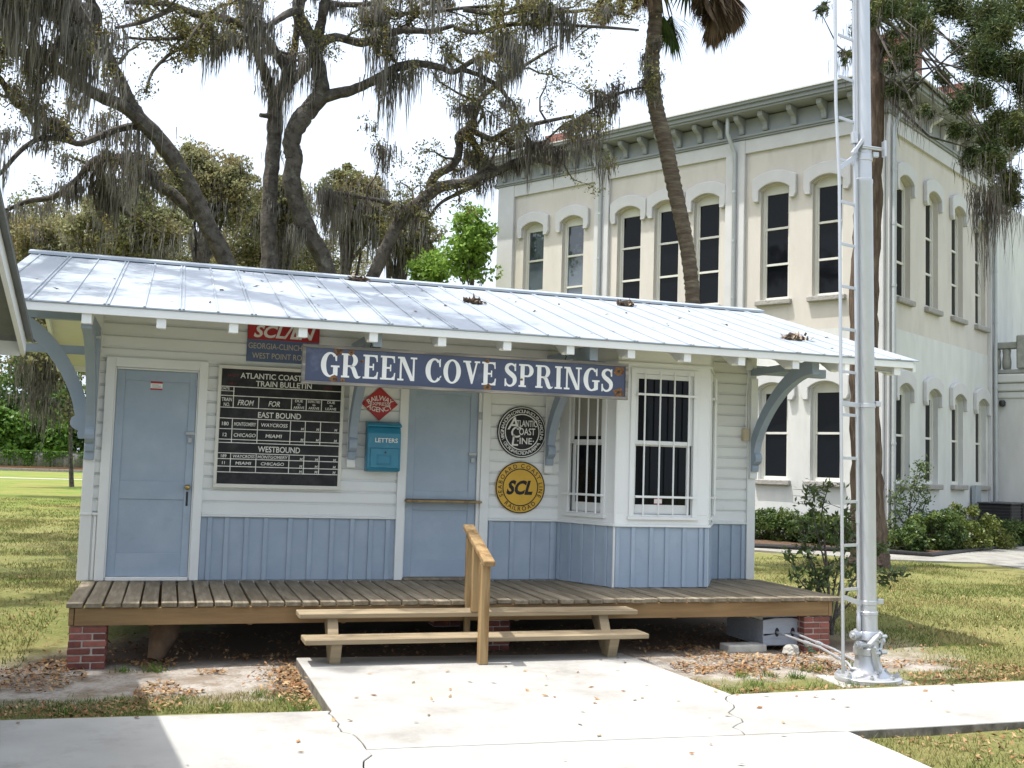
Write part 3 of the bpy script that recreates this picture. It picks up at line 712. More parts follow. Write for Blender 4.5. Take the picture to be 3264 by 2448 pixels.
# ---- slab-serif capitals for the station name
def ser(ch):
    """pieces (polygons) of a bold serif capital, cap height 1, and its width"""
    P = []
    S, T, H = .20, .085, .075
    rect = lambda x0, x1, z0, z1: P.append([(x0, z0), (x1, z0), (x1, z1), (x0, z1)])
    def arc(cx, cz, ro, rz, ri, rzi, a0, a1, n=22, sx=0.):
        for i in range(n):
            a, c = R(a0+(a1-a0)*i/n), R(a0+(a1-a0)*(i+1)/n)
            P.append([(cx+ro*math.cos(a), cz+rz*math.sin(a)), (cx+ro*math.cos(c), cz+rz*math.sin(c)), (cx+sx+ri*math.cos(c), cz+rzi*math.sin(c)), (cx+sx+ri*math.cos(a), cz+rzi*math.sin(a))])
    def stroke(pts):
        pts = np.array(pts, float); t = np.linspace(0, len(pts)-1, (len(pts)-1)*6+1)
        def cr(i):
            k = min(int(i), len(pts)-2); f = i-k; p0 = pts[max(k-1, 0)]; p1 = pts[k]; p2 = pts[k+1]; p3 = pts[min(k+2, len(pts)-1)]
            return .5*((2*p1)+(-p0+p2)*f+(2*p0-5*p1+4*p2-p3)*f*f+(-p0+3*p1-3*p2+p3)*f**3)
        C = np.array([cr(i) for i in t]); D = np.gradient(C[:, :2], axis=0); D /= np.linalg.norm(D, axis=1, keepdims=True); Nn = np.stack([-D[:, 1], D[:, 0]], 1)
        A = C[:, :2]+Nn*C[:, 2:]/2; B = C[:, :2]-Nn*C[:, 2:]/2
        for i in range(len(C)-1): P.append([tuple(A[i]), tuple(A[i+1]), tuple(B[i+1]), tuple(B[i])])
    if ch == 'I':
        rect(.08, .08+S, 0, 1); rect(0, .36, 0, H); rect(0, .36, 1-H, 1); w_ = .36
    elif ch == 'E':
        rect(.08, .08+S, 0, 1); rect(0, .66, 0, H); rect(0, .64, 1-H, 1); rect(.28, .46, .46, .46+H); rect(.43, .49, .36, .64)
        P.append([(.58, H), (.66, H), (.68, .30), (.63, .30)]); P.append([(.57, 1-H), (.64, 1-H), (.65, .72), (.60, .72)]); P.append([(.50, H), (.58, H), (.58, .16)]); P.append([(.50, 1-H), (.57, 1-H), (.57, .86)]); w_ = .68
    elif ch in 'PR':
        rect(.08, .08+S, 0, 1); rect(0, .36, 0, H); rect(0, .30, 1-H, 1)
        rect(.28, .42, 1-H, 1); rect(.28, .42, .44, .44+H)
        arc(.42, .72, .30, .28, .10, .205, -90, 90)
        if ch == 'R':
            stroke([(.40, .47, .10), (.52, .40, .17), (.60, .22, .19), (.68, .06, .17), (.80, .035, .07), (.86, .08, .03)]); w_ = .86
        else: w_ = .72
    elif ch == 'N':
        rect(.10, .10+T, 0, 1-H); rect(0, .28, 0, H); rect(0, .22, 1-H, 1); rect(.69, .69+T, 0, 1); rect(.58, .88, 1-H, 1)
        P.append([(.08, 1), (.30, 1), (.775, 0), (.60, 0)]); w_ = .88
    elif ch == 'V':
        P.append([(.08, 1), (.29, 1), (.50, .27), (.42, 0), (.40, 0)]); P.append([(.62, 1), (.70, 1), (.46, 0), (.41, .12)])
        rect(0, .37, 1-H, 1); rect(.54, .80, 1-H, 1); w_ = .80
    elif ch == 'O': arc(.41, .5, .41, .52, .20, .445, 0, 360, 44); w_ = .82
    elif ch in 'CG':
        arc(.40, .5, .40, .52, .19, .44, 48, 318 if ch == 'C' else 300, 34, .02)
        P.append([(.64, .66), (.70, .66), (.70, 1.0), (.65, 1.0), (.60, .86)])
        if ch == 'C':
            P.append([(.70, .20), (.735, .23), (.735, .30), (.66, .24), (.62, .14)]); w_ = .73
        else:
            rect(.54, .54+S, .06, .42); rect(.44, .82, .40, .40+H); P.append([(.42, .05), (.55, -.0), (.74, .06), (.60, .16)]); w_ = .80
    elif ch == 'S':
        stroke([(.52, .74, .07), (.49, .90, .085), (.33, .975, .09), (.15, .90, .15), (.11, .75, .19), (.20, .62, .20), (.36, .51, .21), (.49, .38, .20), (.50, .20, .17), (.38, .055, .10), (.22, .03, .085), (.09, .13, .08), (.05, .29, .06)])
        rect(.49, .56, .68, 1.0); rect(.02, .09, .0, .33); w_ = .60
    return P, w_
def serif_text(parent, s, cx, z, y, h, width, gap=.10, space=.40):
    wds = []; x = 0; items = []
    for ch in s:
        if ch == ' ': x += space-gap; continue
        P, w_ = ser(ch); items.append((P, x)); x += w_+gap
    tot = x-gap; k = width/tot; i = 0
    for P, xo in items:
        bb = MB()
        for pg in P:
            bb.add([(cx-width/2+(xo+a)*k, y-.00004*(i % 23), z+c*h) for a, c in pg], [tuple(range(len(pg)))]); i += 1
        bb.build('letter', letw, parent)

# ---- GREEN COVE SPRINGS
YS = -1.25
sg = thing('station_name_sign', 'long navy enamel sign reading GREEN COVE SPRINGS hanging under the eave', 'sign', (3.47, YS, 2.45))
tl = math.radians(-.25)
x0, x1, z0, z1 = 1.875, 5.10, 2.452, 2.817
bb = MB(); bb.box(x0+.03, x1-.03, YS-.012, YS+.01, z0+.028, z1-.028); bb.build('panel', navy, sg)
for q in ((x0, x1, z1-.03, z1), (x0, x1, z0, z0+.03), (x0, x0+.032, z0+.03, z1-.03), (x1-.032, x1, z0+.03, z1-.03)):
    bb = MB(); bb.box(q[0], q[1], YS-.03, YS+.02, q[2]+.0005, q[3]-.0005); bb.build('frame_board', greyw, sg, bevel=.004)
serif_text(sg, 'GREEN COVE SPRINGS', 3.492, 2.528, YS-.0135, .222, 2.89)
rr_ = np.random.default_rng(5)
for cx, cz, r in ((2.20, 2.765, .036), (2.32, 2.76, .027), (2.425, 2.685, .014), (2.17, 2.51, .032), (2.25, 2.50, .02), (3.63, 2.76, .022), (3.64, 2.505, .036), (3.98, 2.60, .013), (5.0, 2.735, .045), (5.0, 2.525, .048)):
    for k, (m_, q) in enumerate(((rusty, 1.0), (iron, .32))):
        n = 13; ph = rr_.random(n)*.5+.75
        bb = MB(); bb.add([(cx+q*r*ph[i]*math.cos(2*math.pi*i/n)*1.15, YS-.0150-.001*k, cz+q*r*ph[i]*math.sin(2*math.pi*i/n)) for i in range(n)], [tuple(range(n))]); bb.build('rust_spot', m_, sg)
for x in (2.50, 4.43):
    bb = MB(); bb.tube([(x, YS-.005, 2.815), (x, YS-.005, 2.835), (x+.012, YS-.005, 2.85), (x+.0, YS-.005, 2.867), (x-.012, YS-.005, 2.885), (x, YS-.005, 2.90), (x, YS-.005, 2.93)], .0045, 6); bb.build('hook', iron, sg)

# ---- SCL / L&N sign high on the wall
s2 = thing('railway_sign', 'red and navy sign lettered SCL/LN over GEORGIA CLINCH, half hidden under the eave', 'sign', (1.82, .02, 2.74))
bb = MB(); bb.box(1.46, 2.185, .012, .034, 2.742, 3.18); bb.build('panel', navy2, s2, bevel=.004)
bb = MB(); bb.box(1.462, 2.183, .0105, .0118, 2.968, 3.178); bb.build('red_field', redp, s2)
bb = MB(); V, Fc = text2d('SCL/LN', .17, .03, .28, width=.62); put(bb, V, Fc, 1.83, 2.995, .0100); bb.build('lettering', letw, s2)
bb = MB(); V, Fc = text2d('GEORGIA-CLINCHFIELD', .082, .006, width=.70, xscale=.8); put(bb, V, Fc, 1.825, 2.875, .0110); bb.build('lettering', tan, s2); bb = MB(); V, Fc = text2d('WEST POINT ROUTE', .082, .006, width=.62); put(bb, V, Fc, 1.825, 2.775, .0110); bb.build('lettering', tan, s2)

# ---- train bulletin board
bl = thing('train_bulletin_board', 'black chalkboard TRAIN BULLETIN with ruled rows in a cream frame', 'notice board', (1.82, 0, 1.46))
X0, X1, Z0, Z1 = 1.195, 2.462, 1.46, 2.688
YBB = -.012
bb = MB(); bb.box(X0+.025, X1-.025, YBB, .035, Z0+.03, Z1-.03); bb.build('board', black, bl)
for q in ((X0, X1, Z1-.036, Z1), (X0, X1, Z0, Z0+.04), (X0, X0+.032, Z0+.04, Z1-.036), (X1-.034, X1, Z0+.04, Z1-.036)):
    bb = MB(); bb.box(q[0], q[1], YBB-.014, .038, q[2]+.0005, q[3]-.0005); bb.build('frame_board', cream, bl, bevel=.003)
xa, xb = 1.228, 2.428
yl = YBB-.002
bb = MB()
for z in (2.473, 2.381, 2.263, 2.154, 2.048, 1.943, 1.911, 1.806, 1.749, 1.674, 1.617): bb.box(xa, xb, yl, YBB-.0005, z-.004, z+.004)
bb.box(xa, 1.36, yl-.0004, YBB-.0006, 2.425, 2.431)
for (za, zb_) in ((2.267, 2.377), (1.915, 2.15), (1.621, 1.802)):
    for x in (1.352, 1.601, 1.928, 2.077, 2.232): bb.box(x-.004, x+.004, yl-.0003, YBB-.0007, za, zb_)
bb.box(1.348, 1.356, yl-.0003, YBB-.0007, 2.385, 2.469)
bb.build('ruled_lines', letc, bl)
def bt(s, x, z, size, width=None, al='c', sh=0., bold=.015):
    bb = MB(); V, Fc = text2d(s, size, bold, sh, width); put(bb, V, Fc, x, z, yl, al); bb.build('lettering', letc, bl)
bt('ATLANTIC COAST LINE', 1.80, 2.563, .078, .78); bt('TRAIN BULLETIN', 1.845, 2.488, .078, .56)
bt('DATE', 1.27, 2.44, .036, .08); bt('TRAIN', 1.288, 2.325, .05, .10); bt('NO.', 1.29, 2.275, .05, .06)
bt('FROM', 1.475, 2.29, .075, .16, sh=.25); bt('FOR', 1.755, 2.29, .075, .115, sh=.25)
for x, a, q in ((2.003, 'DUE', 'ARRIVE'), (2.155, 'EXPECTED', 'ARRIVE'), (2.33, 'DUE', 'LEAVE')):
    bt(a, x, 2.345, .036, min(.125, .026*len(a))); bt('to', x, 2.313, .034); bt(q, x, 2.278, .036, .11)
bt('EAST BOUND', 1.815, 2.172, .08, .43); bt('WESTBOUND', 1.825, 1.826, .082, .42)
for n, a, q, z in (('180', 'MONTGOMERY', 'WAYCROSS', 2.082), ('12', 'CHICAGO', 'MIAMI', 1.972), ('189', 'WAYCROSS', 'MONTGOMERY', 1.762), ('11', 'MIAMI', 'CHICAGO', 1.694)):
    sc_ = .05 if z > 1.8 else .042
    bt(n, 1.285, z, sc_); bt(a, 1.478, z, sc_, min(.215, .031*len(a)), sh=.12); bt(q, 1.765, z, sc_, min(.30, .033*len(q)), sh=.12)
for z in (2.06, 1.95, 1.752, 1.68, 1.625):
    for x in (2.05, 2.205, 2.39): bt('M', x, z, .038, sh=.15)
bb = MB(); bold_ = .01
for x, in ((1.34,), (2.30,)):
    for s_, dz in (('SAFETY', 0), ('FIRST', -.085)):
        bb = MB(); V, Fc = text2d(s_, .034, .005, .2); put(bb, V, Fc, x, 2.575+dz, yl); bb.build('faded_lettering', redd, bl)

# ---- red diamond
s3 = thing('diamond_sign', 'small red diamond sign reading RAILWAY EXPRESS AGENCY', 'sign', (2.842, .03, 2.19))
cx, cz, q = 2.842, 2.371, .178
bb = MB(); bb.prism([(cx-.196, cz), (cx, cz-q), (cx+.196, cz), (cx, cz+q)], (0, .018, 0), (1, 0, 0), (0, 0, 1), (0, .018, 0)); bb.build('panel', redp, s3, bevel=.003)
bb = MB(); arc_text(bb, 'RAILWAY', cx, cz-.135, .170, -42, 42, .072, .0165, .010); bb.build('lettering', letw, s3); bb = MB(); V, Fc = text2d('EXPRESS', .048, .008, width=.20); put(bb, V, Fc, cx, cz-.018, .0165); bb.build('lettering', letw, s3); bb = MB(); arc_text(bb, 'AGENCY', cx, cz+.135, .172, 218, 142, .072, .0165, .010, top=False); bb.build('lettering', letw, s3)
bb = MB()
for s_ in (-1, 1): disc(bb, cx+s_*.165, cz, 0, .008, .0162, 10)
bb.build('bolt', iron, s3)

# ---- teal mail box
mb = thing('mail_box', 'teal enamel wall mail box marked LETTERS beside the dutch door', 'mail box', (2.875, -.02, 1.655))
x0, x1 = 2.70, 3.048
bb = MB(); bb.prism([(-.005, 1.66), (-.15, 1.67), (-.165, 1.70), (-.155, 2.06), (-.12, 2.12), (-.005, 2.135)], (x0, 0, 0), (0, 1, 0), (0, 0, 1), (x1-x0, 0, 0)); body = bb.build('body', teal, mb, bevel=.008, seg=2)
bb = MB(); bb.prism([(-.003, 2.137), (-.125, 2.122), (-.14, 2.135), (-.12, 2.165), (-.003, 2.185)], (x0-.004, 0, 0), (0, 1, 0), (0, 0, 1), (x1-x0+.008, 0, 0)); bb.box(x1, x1+.02, -.09, -.06, 2.13, 2.15); bb.build('lid', teal, mb, bevel=.005)
bb = MB(); bb.box(x0+.03, x1-.02, -.178, -.160, 1.70, 1.905); door = bb.build('collection_door', teal, mb, bevel=.006)
for q in ((x0+.10, x1-.10, 1.825, 1.837), (x0+.10, x1-.10, 1.735, 1.747), (x0+.10, x0+.112, 1.747, 1.825), (x1-.112, x1-.10, 1.747, 1.825)):
    bb = MB(); bb.box(q[0], q[1], -.186, -.176, q[2], q[3]); bb.build('card_frame', teal, door, bevel=.002)
bb = MB(); disc(bb, 2.885, 1.862, 0, .011, -.1795, 14); bb.build('keyhole', iron, door)
bb = MB(); V, Fc = text2d('LETTERS', .062, .016, width=.235); V2 = V; bb.add([(2.895-.1175+a, -.1625+.0005, 1.965+c) for a, c in V], Fc); bb.build('lettering', letw, mb)

# ---- round signs
def ring_sign(name, label, cx, cz, r, base, loc):
    s_ = thing(name, label, 'sign', loc); bb = MB(); disc(bb, cx, cz, 0, r, .008, 64, .02); bb.build('panel', base, s_, bevel=.003); return s_
cx, cz, r = 4.418, 2.134, .281
s4 = ring_sign('round_sign', 'round black sign with ATLANTIC COAST LINE lettering and white rings', cx, cz, r, black, (cx, .03, cz-r))
bb = MB(); disc(bb, cx, cz, .262, .270, .0068); bb.build('ring', letw, s4); bb = MB(); disc(bb, cx, cz, .188, .199, .0068); bb.build('ring', letw, s4)
bb = MB(); arc_text(bb, 'VIRGINIA·NORTH CAROLINA·SOUTH CAROLINA·', cx, cz, .209, -112, 112, .052, .0067, .008); arc_text(bb, 'GEORGIA·FLORIDA·ALABAMA', cx, cz, .208, 240, 120, .052, .0067, .008, top=False); bb.build('lettering', letw, s4); bb = MB()
for s_, x, z, w_, h_ in (('TLANTIC', 4.468, 2.195, .235, .075), ('OAST', 4.475, 2.105, .185, .08), ('·INE·', 4.46, 2.005, .19, .075)):
    V, Fc = text2d(s_, h_*1.3, .012, width=w_); put(bb, V, Fc, x, z, .0067)
for s_, x, z, h_ in (('A', 4.315, 2.16, .19), ('C', 4.345, 2.075, .17), ('L', 4.338, 1.985, .17)):
    V, Fc = text2d(s_, h_, .012, .12); put(bb, V, Fc, x, z, .0062)
bb.build('lettering', letw, s4)
cx, cz, r = 4.416, 1.534, .281
s5 = ring_sign('round_sign', 'round yellow sign with black SCL and SEABOARD COAST LINE RAILROAD', cx, cz, r, yell, (cx, .03, cz-r))
bb = MB(); disc(bb, cx, cz, .268, .2805, .0068, 64); bb.build('ring', black, s5); bb = MB(); disc(bb, cx, cz, .192, .204, .0068); bb.build('ring', black, s5)
bb = MB(); arc_text(bb, 'SEABOARD COAST LINE', cx, cz, .211, -118, 118, .064, .0067, .014); arc_text(bb, 'RAILROAD', cx, cz, .208, 228, 132, .064, .0067, .014, top=False); bb.build('lettering', black, s5); bb = MB()
V, Fc = text2d('SCL', .20, .045, .3, width=.30); put(bb, V, Fc, cx-.01, cz-.07, .0067); bb.build('lettering', black, s5)
# ================================================================== water column with its ladder
wc = thing('water_column', 'tall silver-painted railway water column with ladder beside the walk', 'water column', (6.60, -3.10, 0))
cx, cy = 6.60, -3.10
lean = np.array([-.017, .0, 0.])          # it stands a little out of plumb
LN = lambda x, y, z: np.array([x, y, z])+lean*(z-.1)
def lz(prof, name, m_=silver, n=32, c=(cx, cy)):
    bb = MB(); V = []
    k = len(prof)
    for r, z in prof: V += [LN(c[0]+r*math.cos(a), c[1]+r*math.sin(a), z) for a in np.arange(n)*2*math.pi/n]
    Fc = [(i*n+j, i*n+(j+1) % n, (i+1)*n+(j+1) % n, (i+1)*n+j) for i in range(k-1) for j in range(n)]+[tuple(range(n-1, -1, -1)), tuple((k-1)*n+j for j in range(n))]
    bb.add(V, Fc); return bb.build(name, m_, wc, smooth=True)
bb = MB(); bb.prism([(6.22, -3.33), (6.95, -3.40), (6.98, -2.92), (6.28, -2.80)], (0, 0, -.1), (1, 0, 0), (0, 1, 0), (0, 0, .115)); bb.build('footing', concd, wc, bevel=.01)
lz([(.275, .016), (.28, .022), (.28, .05), (.272, .058)], 'base_flange')
lz([(.235, .055), (.185, .066), (.148, .088), (.120, .128), (.107, .18), (.103, .235)], 'bell_base')
lz([(.112, .232), (.120, .238), (.120, .292), (.112, .30)], 'lower_clamp'); lz([(.092, .295), (.090, .37)], 'valve_waist'); lz([(.112, .362), (.120, .368), (.120, .43), (.112, .44)], 'upper_clamp')
lz([(.088, .43), (.086, .46), (.086, .575), (.091, .58), (.091, .60), (.078, .612)], 'collar')
lz([(.080, .60), (.080, 4.35), (.083, 4.36), (.083, 4.39), (.074, 4.40), (.070, 5.2), (.068, 8.4)], 'standpipe')
for z in (.66, 2.36): lz([(.081, z), (.087, z+.004), (.087, z+.036), (.081, z+.04)], 'pipe_band')
lz([(.070, 4.55), (.081, 4.56), (.081, 4.62), (.070, 4.63)], 'pipe_band')
for a in np.arange(8)*math.pi/4+.3:
    bb = MB(); bb.lathe(LN(cx+.245*math.cos(a), cy+.245*math.sin(a), .055), [(.020, 0), (.020, .026), (.011, .028), (.011, .045)], 6); bb.build('anchor_bolt', silver, wc)
rgt = np.array([.95, .30, 0]); lft = -rgt; frt = np.array([.30, -.95, 0]); O3 = np.array([cx, cy, 0.])
def knob(p, d, r, L, name='valve_fitting'):
    p = np.array(p, float); d = np.array(d, float); d /= np.linalg.norm(d)
    bb = MB(); bb.tube([p, p+d*L*.5, p+d*L*.52, p+d*L*.8, p+d*L*.82, p+d*L], [r*.7, r*.7, r, r, r*.5, r*.5], 14); return bb.build(name, silver, wc, smooth=True)
for z in (.265, .40):                       # clamp bolts lie across the split in the front
    for s_ in (-1, 1):
        p = O3+frt*.125+rgt*(.045*s_)+np.array([0, 0, z]); bb = MB(); bb.tube([p-rgt*.035, p+rgt*.035], .016, 8); bb.build('clamp_bolt', silver, wc, smooth=True)
    bb = MB(); bb.bar(O3+frt*.1215+np.array([0, 0, z-.03]), O3+frt*.1215+np.array([0, 0, z+.03]), .005, .004, rgt); bb.build('clamp_split', iron, wc)
knob(O3+rgt*.12+np.array([0, 0, .335]), rgt, .035, .10); knob(O3+lft*.09+np.array([0, 0, .41]), lft, .040, .14); knob(O3+lft*.09+frt*.04+np.array([0, 0, .33]), lft, .038, .13)
prof = [(.095, .235)]+[(.115+.065*math.cos(t), .335+.105*math.sin(t)) for t in np.linspace(-1.35, 1.35, 9)]+[(.095, .44), (.095, .415)]+[(.105+.045*math.cos(t), .335+.072*math.sin(t)) for t in np.linspace(1.3, -1.3, 9)]+[(.095, .26)]
bb = MB(); bb.prism(prof, O3-frt*.03, rgt, (0, 0, 1), frt*.06); bb.build('yoke', silver, wc, bevel=.006)
lv = O3+frt*.135
bb = MB(); bb.bar(lv+lft*.115+np.array([0, 0, .32]), lv+lft*.045+np.array([0, 0, .115]), .022, .04, frt); bb.bar(lv+lft*.17+np.array([0, 0, .345]), lv+lft*.03+np.array([0, 0, .43]), .024, .04, frt); bb.build('lever', silver, wc, bevel=.005)
for z, q in ((.115, .045), (.32, .115), (.43, .03)): knob(lv+lft*q+np.array([0, 0, z])-frt*.02, frt, .022, .055, 'lever_pin')
def rod(pts, r, name='pull_rod'):
    bb = MB(); bb.tube(pts, r, 10); return bb.build(name, silver, wc, smooth=True)
rod([(6.68, -1.46, .178), (6.63, -2.35, .165), (6.47, -3.0, .145), (6.45, -3.08, .115), lv+lft*.045+np.array([0, 0, .10])], .0125)
rod([(6.86, -1.46, .175), (6.74, -2.4, .155), (6.60, -2.95, .14)], .0125)
for p, d in (((6.645, -2.10, .168), (.05, 1, 0)), ((6.53, -2.76, .152), (.25, 1, 0)), ((6.775, -2.1, .162), (.13, 1, 0))):
    p = np.array(p); d = np.array(d); d = d/np.linalg.norm(d)
    bb = MB(); bb.tube([p-d*.05, p+d*.05], .019, 10); bb.build('rod_coupling', silver, wc, smooth=True)
# ladder
ld = MB()
la = np.array([cx-.155, cy-.05, 0]); lb = np.array([cx-.105, cy+.33, 0])
A0 = np.array([6.285, -3.20, .0]); B0 = np.array([6.492, -3.13, 0.])
ladder = MB(); ladder.tube([LN(*(A0+[0, 0, z])) for z in (.10, 2, 4.3)]+[LN(*(A0+[-.03, 0, z])) for z in (5.0, 6, 8.2)], .015, 10); lo = ladder.build('ladder_rail', silver, wc, smooth=True)
bb = MB(); bb.tube([LN(*(B0+[0, 0, z])) for z in (.50, 2, 4, 8.2)], .014, 10); bb.build('ladder_rail', silver, wc, smooth=True)
bb = MB(); bb.tube([LN(*(B0+[0, 0, z])) for z in (.30, .42, .43, .56, .57, .64)], [.013, .013, .020, .020, .016, .016], 10); bb.build('rod_clevis', silver, wc, smooth=True)
for z in (1.42, 1.46): pass
bb = MB(); bb.tube([LN(*(B0+[0, 0, 1.36])), LN(*(B0+[0, 0, 1.46]))], .019, 10); bb.build('rail_coupling', silver, wc, smooth=True)
z = .80
while z < 8:
    bb = MB(); bb.bar(LN(*(A0+[0, 0, z])), LN(*(B0+[0, 0, z])), .010, .026); bb.build('rung', silver, wc, bevel=.002); z += .372
for z0_, z1_, c_ in ((.74, .67, .02), (2.385, 2.38, .02), (4.44, 4.60, .02)):
    bb = MB(); bb.bar(LN(*(A0+[0, 0, z0_])), LN(cx-.08, cy-.03, z1_), .012, .042); bb.build('ladder_strap', silver, wc, bevel=.002)
    bb = MB(); bb.bar(LN(cx+.07, cy-.04, z1_+.02), LN(cx+.125, cy-.05, z1_+.02), .03, .045); bb.build('band_lug', silver, wc, bevel=.004)
bb = MB()
for dz in (0, .05): bb.tube([LN(cx-.06, cy-.075, 4.66+dz*.3), LN(cx+.17, cy-.075, 4.66+dz*.3)], .009, 8)
bb.bar(LN(cx+.165, cy-.08, 4.60), LN(cx+.165, cy-.08, 4.74), .02, .05, (0, 1, 0)); bb.bar(LN(cx-.15, cy-.06, 4.60), LN(cx-.05, cy-.07, 4.74), .03, .04, (0, 1, 0)); bb.tube([LN(*(B0+[0, 0, 4.70])), LN(*(B0+[0, 0, 4.80]))], .034, 10); bb.build('clamp', silver, wc, bevel=.002)

# ================================================================== rod box and bits under the platform
gbox = mat('grey_box_paint', (.36, .39, .44), .7, .15, 4, .002, 20, stretch=(1, 6, 10), dirt=(.24, .24, .25), dscale=3)
rb = thing('rod_box', 'grey painted wooden box with two rod slots under the platform', 'box', (6.76, -1.0, .03))
bb = MB(); bb.box(6.53, 6.985, -1.48, -.75, .04, .058); bb.build('bottom', gbox, rb)
for x in (6.53, 6.963): bb = MB(); bb.box(x, x+.022, -1.48, -.75, .06, .29); bb.build('side', gbox, rb, bevel=.003)
bb = MB(); bb.prism([(6.525, .058), (6.70, .058), (6.70, .20), (6.78, .20), (6.78, .155), (6.525, .155)], (0, -1.485, 0), (1, 0, 0), (0, 0, 1), (0, -.018, 0))
def slotted(z0, z1):
    bb = MB(); bb.prism([(6.522, z0), (6.992, z0), (6.992, z1-.03), (6.86, z1), (6.66, z1), (6.522, z1-.02)], (0, -1.484, 0), (1, 0, 0), (0, 0, 1), (0, -.02, 0)); bb.build('front_board', gbox, rb, bevel=.003)
slotted(.05, .158); slotted(.162, .318)
bb = MB(); bb.box(6.52, 6.99, -1.49, -.75, .325, .338); bb.build('lid', gbox, rb, bevel=.003)
for x in (6.68, 6.86):
    bb = MB(); n = 14; bb.prism([(x+.024*math.cos(a), .178+.045*math.sin(a)) for a in np.arange(n)*2*math.pi/n], (0, -1.5055, 0), (1, 0, 0), (0, 0, 1), (0, .004, 0)); bb.build('rod_slot', black, rb)
b_ = MB(); b_.box(6.08, 6.50, -1.62, -1.42, .0, .075); tag(b_.build('concrete_block', concd, bevel=.01), 'flat grey concrete block on the ground beside the rod box', 'block')
def rockmesh(c, r, seed, m_, name):
    bm = bmesh.new(); bmesh.ops.create_icosphere(bm, subdivisions=3, radius=1); g = np.random.default_rng(seed); ph = g.random((4, 3))*6
    for v in bm.verts:
        n = sum(math.sin(3*v.co.x*(i+1)+ph[i][0])*math.cos(3*v.co.y*(i+1)+ph[i][1])+math.sin(4*v.co.z+ph[i][2]) for i in range(3))*.07
        v.co = Vector((v.co.x*r[0]*(1+n)+c[0], v.co.y*r[1]*(1+n)+c[1], v.co.z*r[2]*(1+n)+c[2]))
    me = bpy.data.meshes.new(name); bm.to_mesh(me); bm.free(); me.materials.append(m_); return link(me, name)
tag(rockmesh((6.70, -1.74, .03), (.085, .07, .06), 3, concd, 'rock'), 'pale lumpy rock on the leaf litter before the rod box', 'rock')
gcord = mat('green_cord', (.02, .16, .09), .6, .1, 20)
b_ = MB(); b_.tube([(6.86+.035*math.sin(i*1.1)+.004*i, -1.72-.006*i, .11-.007*i+.012*math.sin(i*2.3)) for i in range(14)], .005, 6); tag(b_.build('cord', gcord, smooth=True), 'loose green cord on the ground by the rod box', 'cord')
clay = mat('brown_stump', (.12, .085, .06), .9, .3, 8, .006, 30, col2=(.19, .12, .07), mscale=5)
b_ = MB(); b_.tube([(.73, -1.26, .0), (.76, -1.22, .08), (.80, -1.14, .20), (.82, -1.05, .335)], [.055, .085, .125, .14], 16); tag(b_.build('stump', clay, smooth=True), 'brown tapered stump leaning in the shade under the platform', 'stump')

# ================================================================== neighbouring building at the left edge
nb_ = thing('neighbour_building', 'grey metal-roofed neighbouring building whose eave corner almost touches the depot roof', 'building', (-4, -5.2, 0))
XN = -.30; ye_, ze_ = -1.75, 2.66; sn = .345; yr_ = -5.3; zr_ = ze_+(ye_-yr_)*sn
def nsl(y): return ze_+(ye_-y)*sn
# corrugated roof: ridges run down the slope
xs = np.arange(-9, XN+.001, .035)
bb = MB(); V = []; Fc = []
for i, x in enumerate(xs):
    dz = .012*math.sin(x*2*math.pi/.14)
    V += [(x, ye_, ze_+dz), (x, yr_, zr_+dz), (x, 2*yr_-ye_, ze_+dz)]
    if i: Fc += [((i-1)*3, (i-1)*3+1, i*3+1, i*3), ((i-1)*3+1, (i-1)*3+2, i*3+2, i*3+1)]
bb.add(V, Fc); rn = bb.build('corrugated_roof', roofn, nb_)
md = rn.modifiers.new('solid', 'SOLIDIFY'); md.thickness = .02
def nund(d0, d1, y0, y1): return [(y0, nsl(y0)-d0), (y1, nsl(y1)-d0), (y1, nsl(y1)-d1), (y0, nsl(y0)-d1)]
def both(bb, poly, x0, x1):
    bb.prism(poly, (x0, 0, 0), (0, 1, 0), (0, 0, 1), (x1-x0, 0, 0)); bb.prism([(2*yr_-a, c) for a, c in poly], (x0, 0, 0), (0, 1, 0), (0, 0, 1), (x1-x0, 0, 0))
bb = MB(); both(bb, nund(.02, .14, ye_-.03, yr_+.002), XN-.11, XN-.075); bb.build('barge_board', white, nb_)
bb = MB(); both(bb, nund(.022, .045, ye_-.03, yr_+.003), -9, XN-.113); bb.build('soffit', roofn, nb_)
bb = MB(); bb.box(-9, XN-.115, ye_-.055, ye_-.03, ze_-.14, ze_-.0); bb.build('fascia', white, nb_)
bb = MB(); bb.box(-9, -1.0, 2*yr_-ye_+.7, ye_-.75, .0, ze_+.1); bb.prism([(ye_-.75, ze_+.1), (2*yr_-ye_+.7, ze_+.1), (yr_, zr_-.12)], (-9, 0, 0), (0, 1, 0), (0, 0, 1), (8, 0, 0)); bb.build('wall', white, nb_)
# ================================================================== courthouse
stucco = mat('cream_stucco', (.585, .555, .505), .9, .06, 1.5, .004, 60, spec=.15, col2=(.53, .505, .465), mscale=.5, mask=(.4, .7), dirt=(.45, .43, .39), dscale=.9, dmask=(.56, .8), stretch=(1.6, 1.6, .5))
stuccow = mat('white_stucco', (.62, .63, .61), .9, .06, 1.5, .004, 60, spec=.15, col2=(.54, .55, .54), mscale=.4, mask=(.4, .7), dirt=(.47, .48, .46), dscale=.8, dmask=(.58, .85), stretch=(2, 2, .6))
trimw = mat('white_stone_trim', (.545, .55, .555), .85, .06, 2, .003, 40)
corn = mat('grey_cornice_paint', (.27, .29, .30), .6, .06, 2)
sillm = mat('grey_rock_sill', (.33, .32, .30), .95, .2, 12, .03, 14)
wfr = mat('window_frame_paint', (.62, .62, .57), .6, .04, 4)
spout = mat('galvanised_spout', (.42, .45, .46), .5, .08, 6, metal=.3)
CBR = math.pi-1.0228
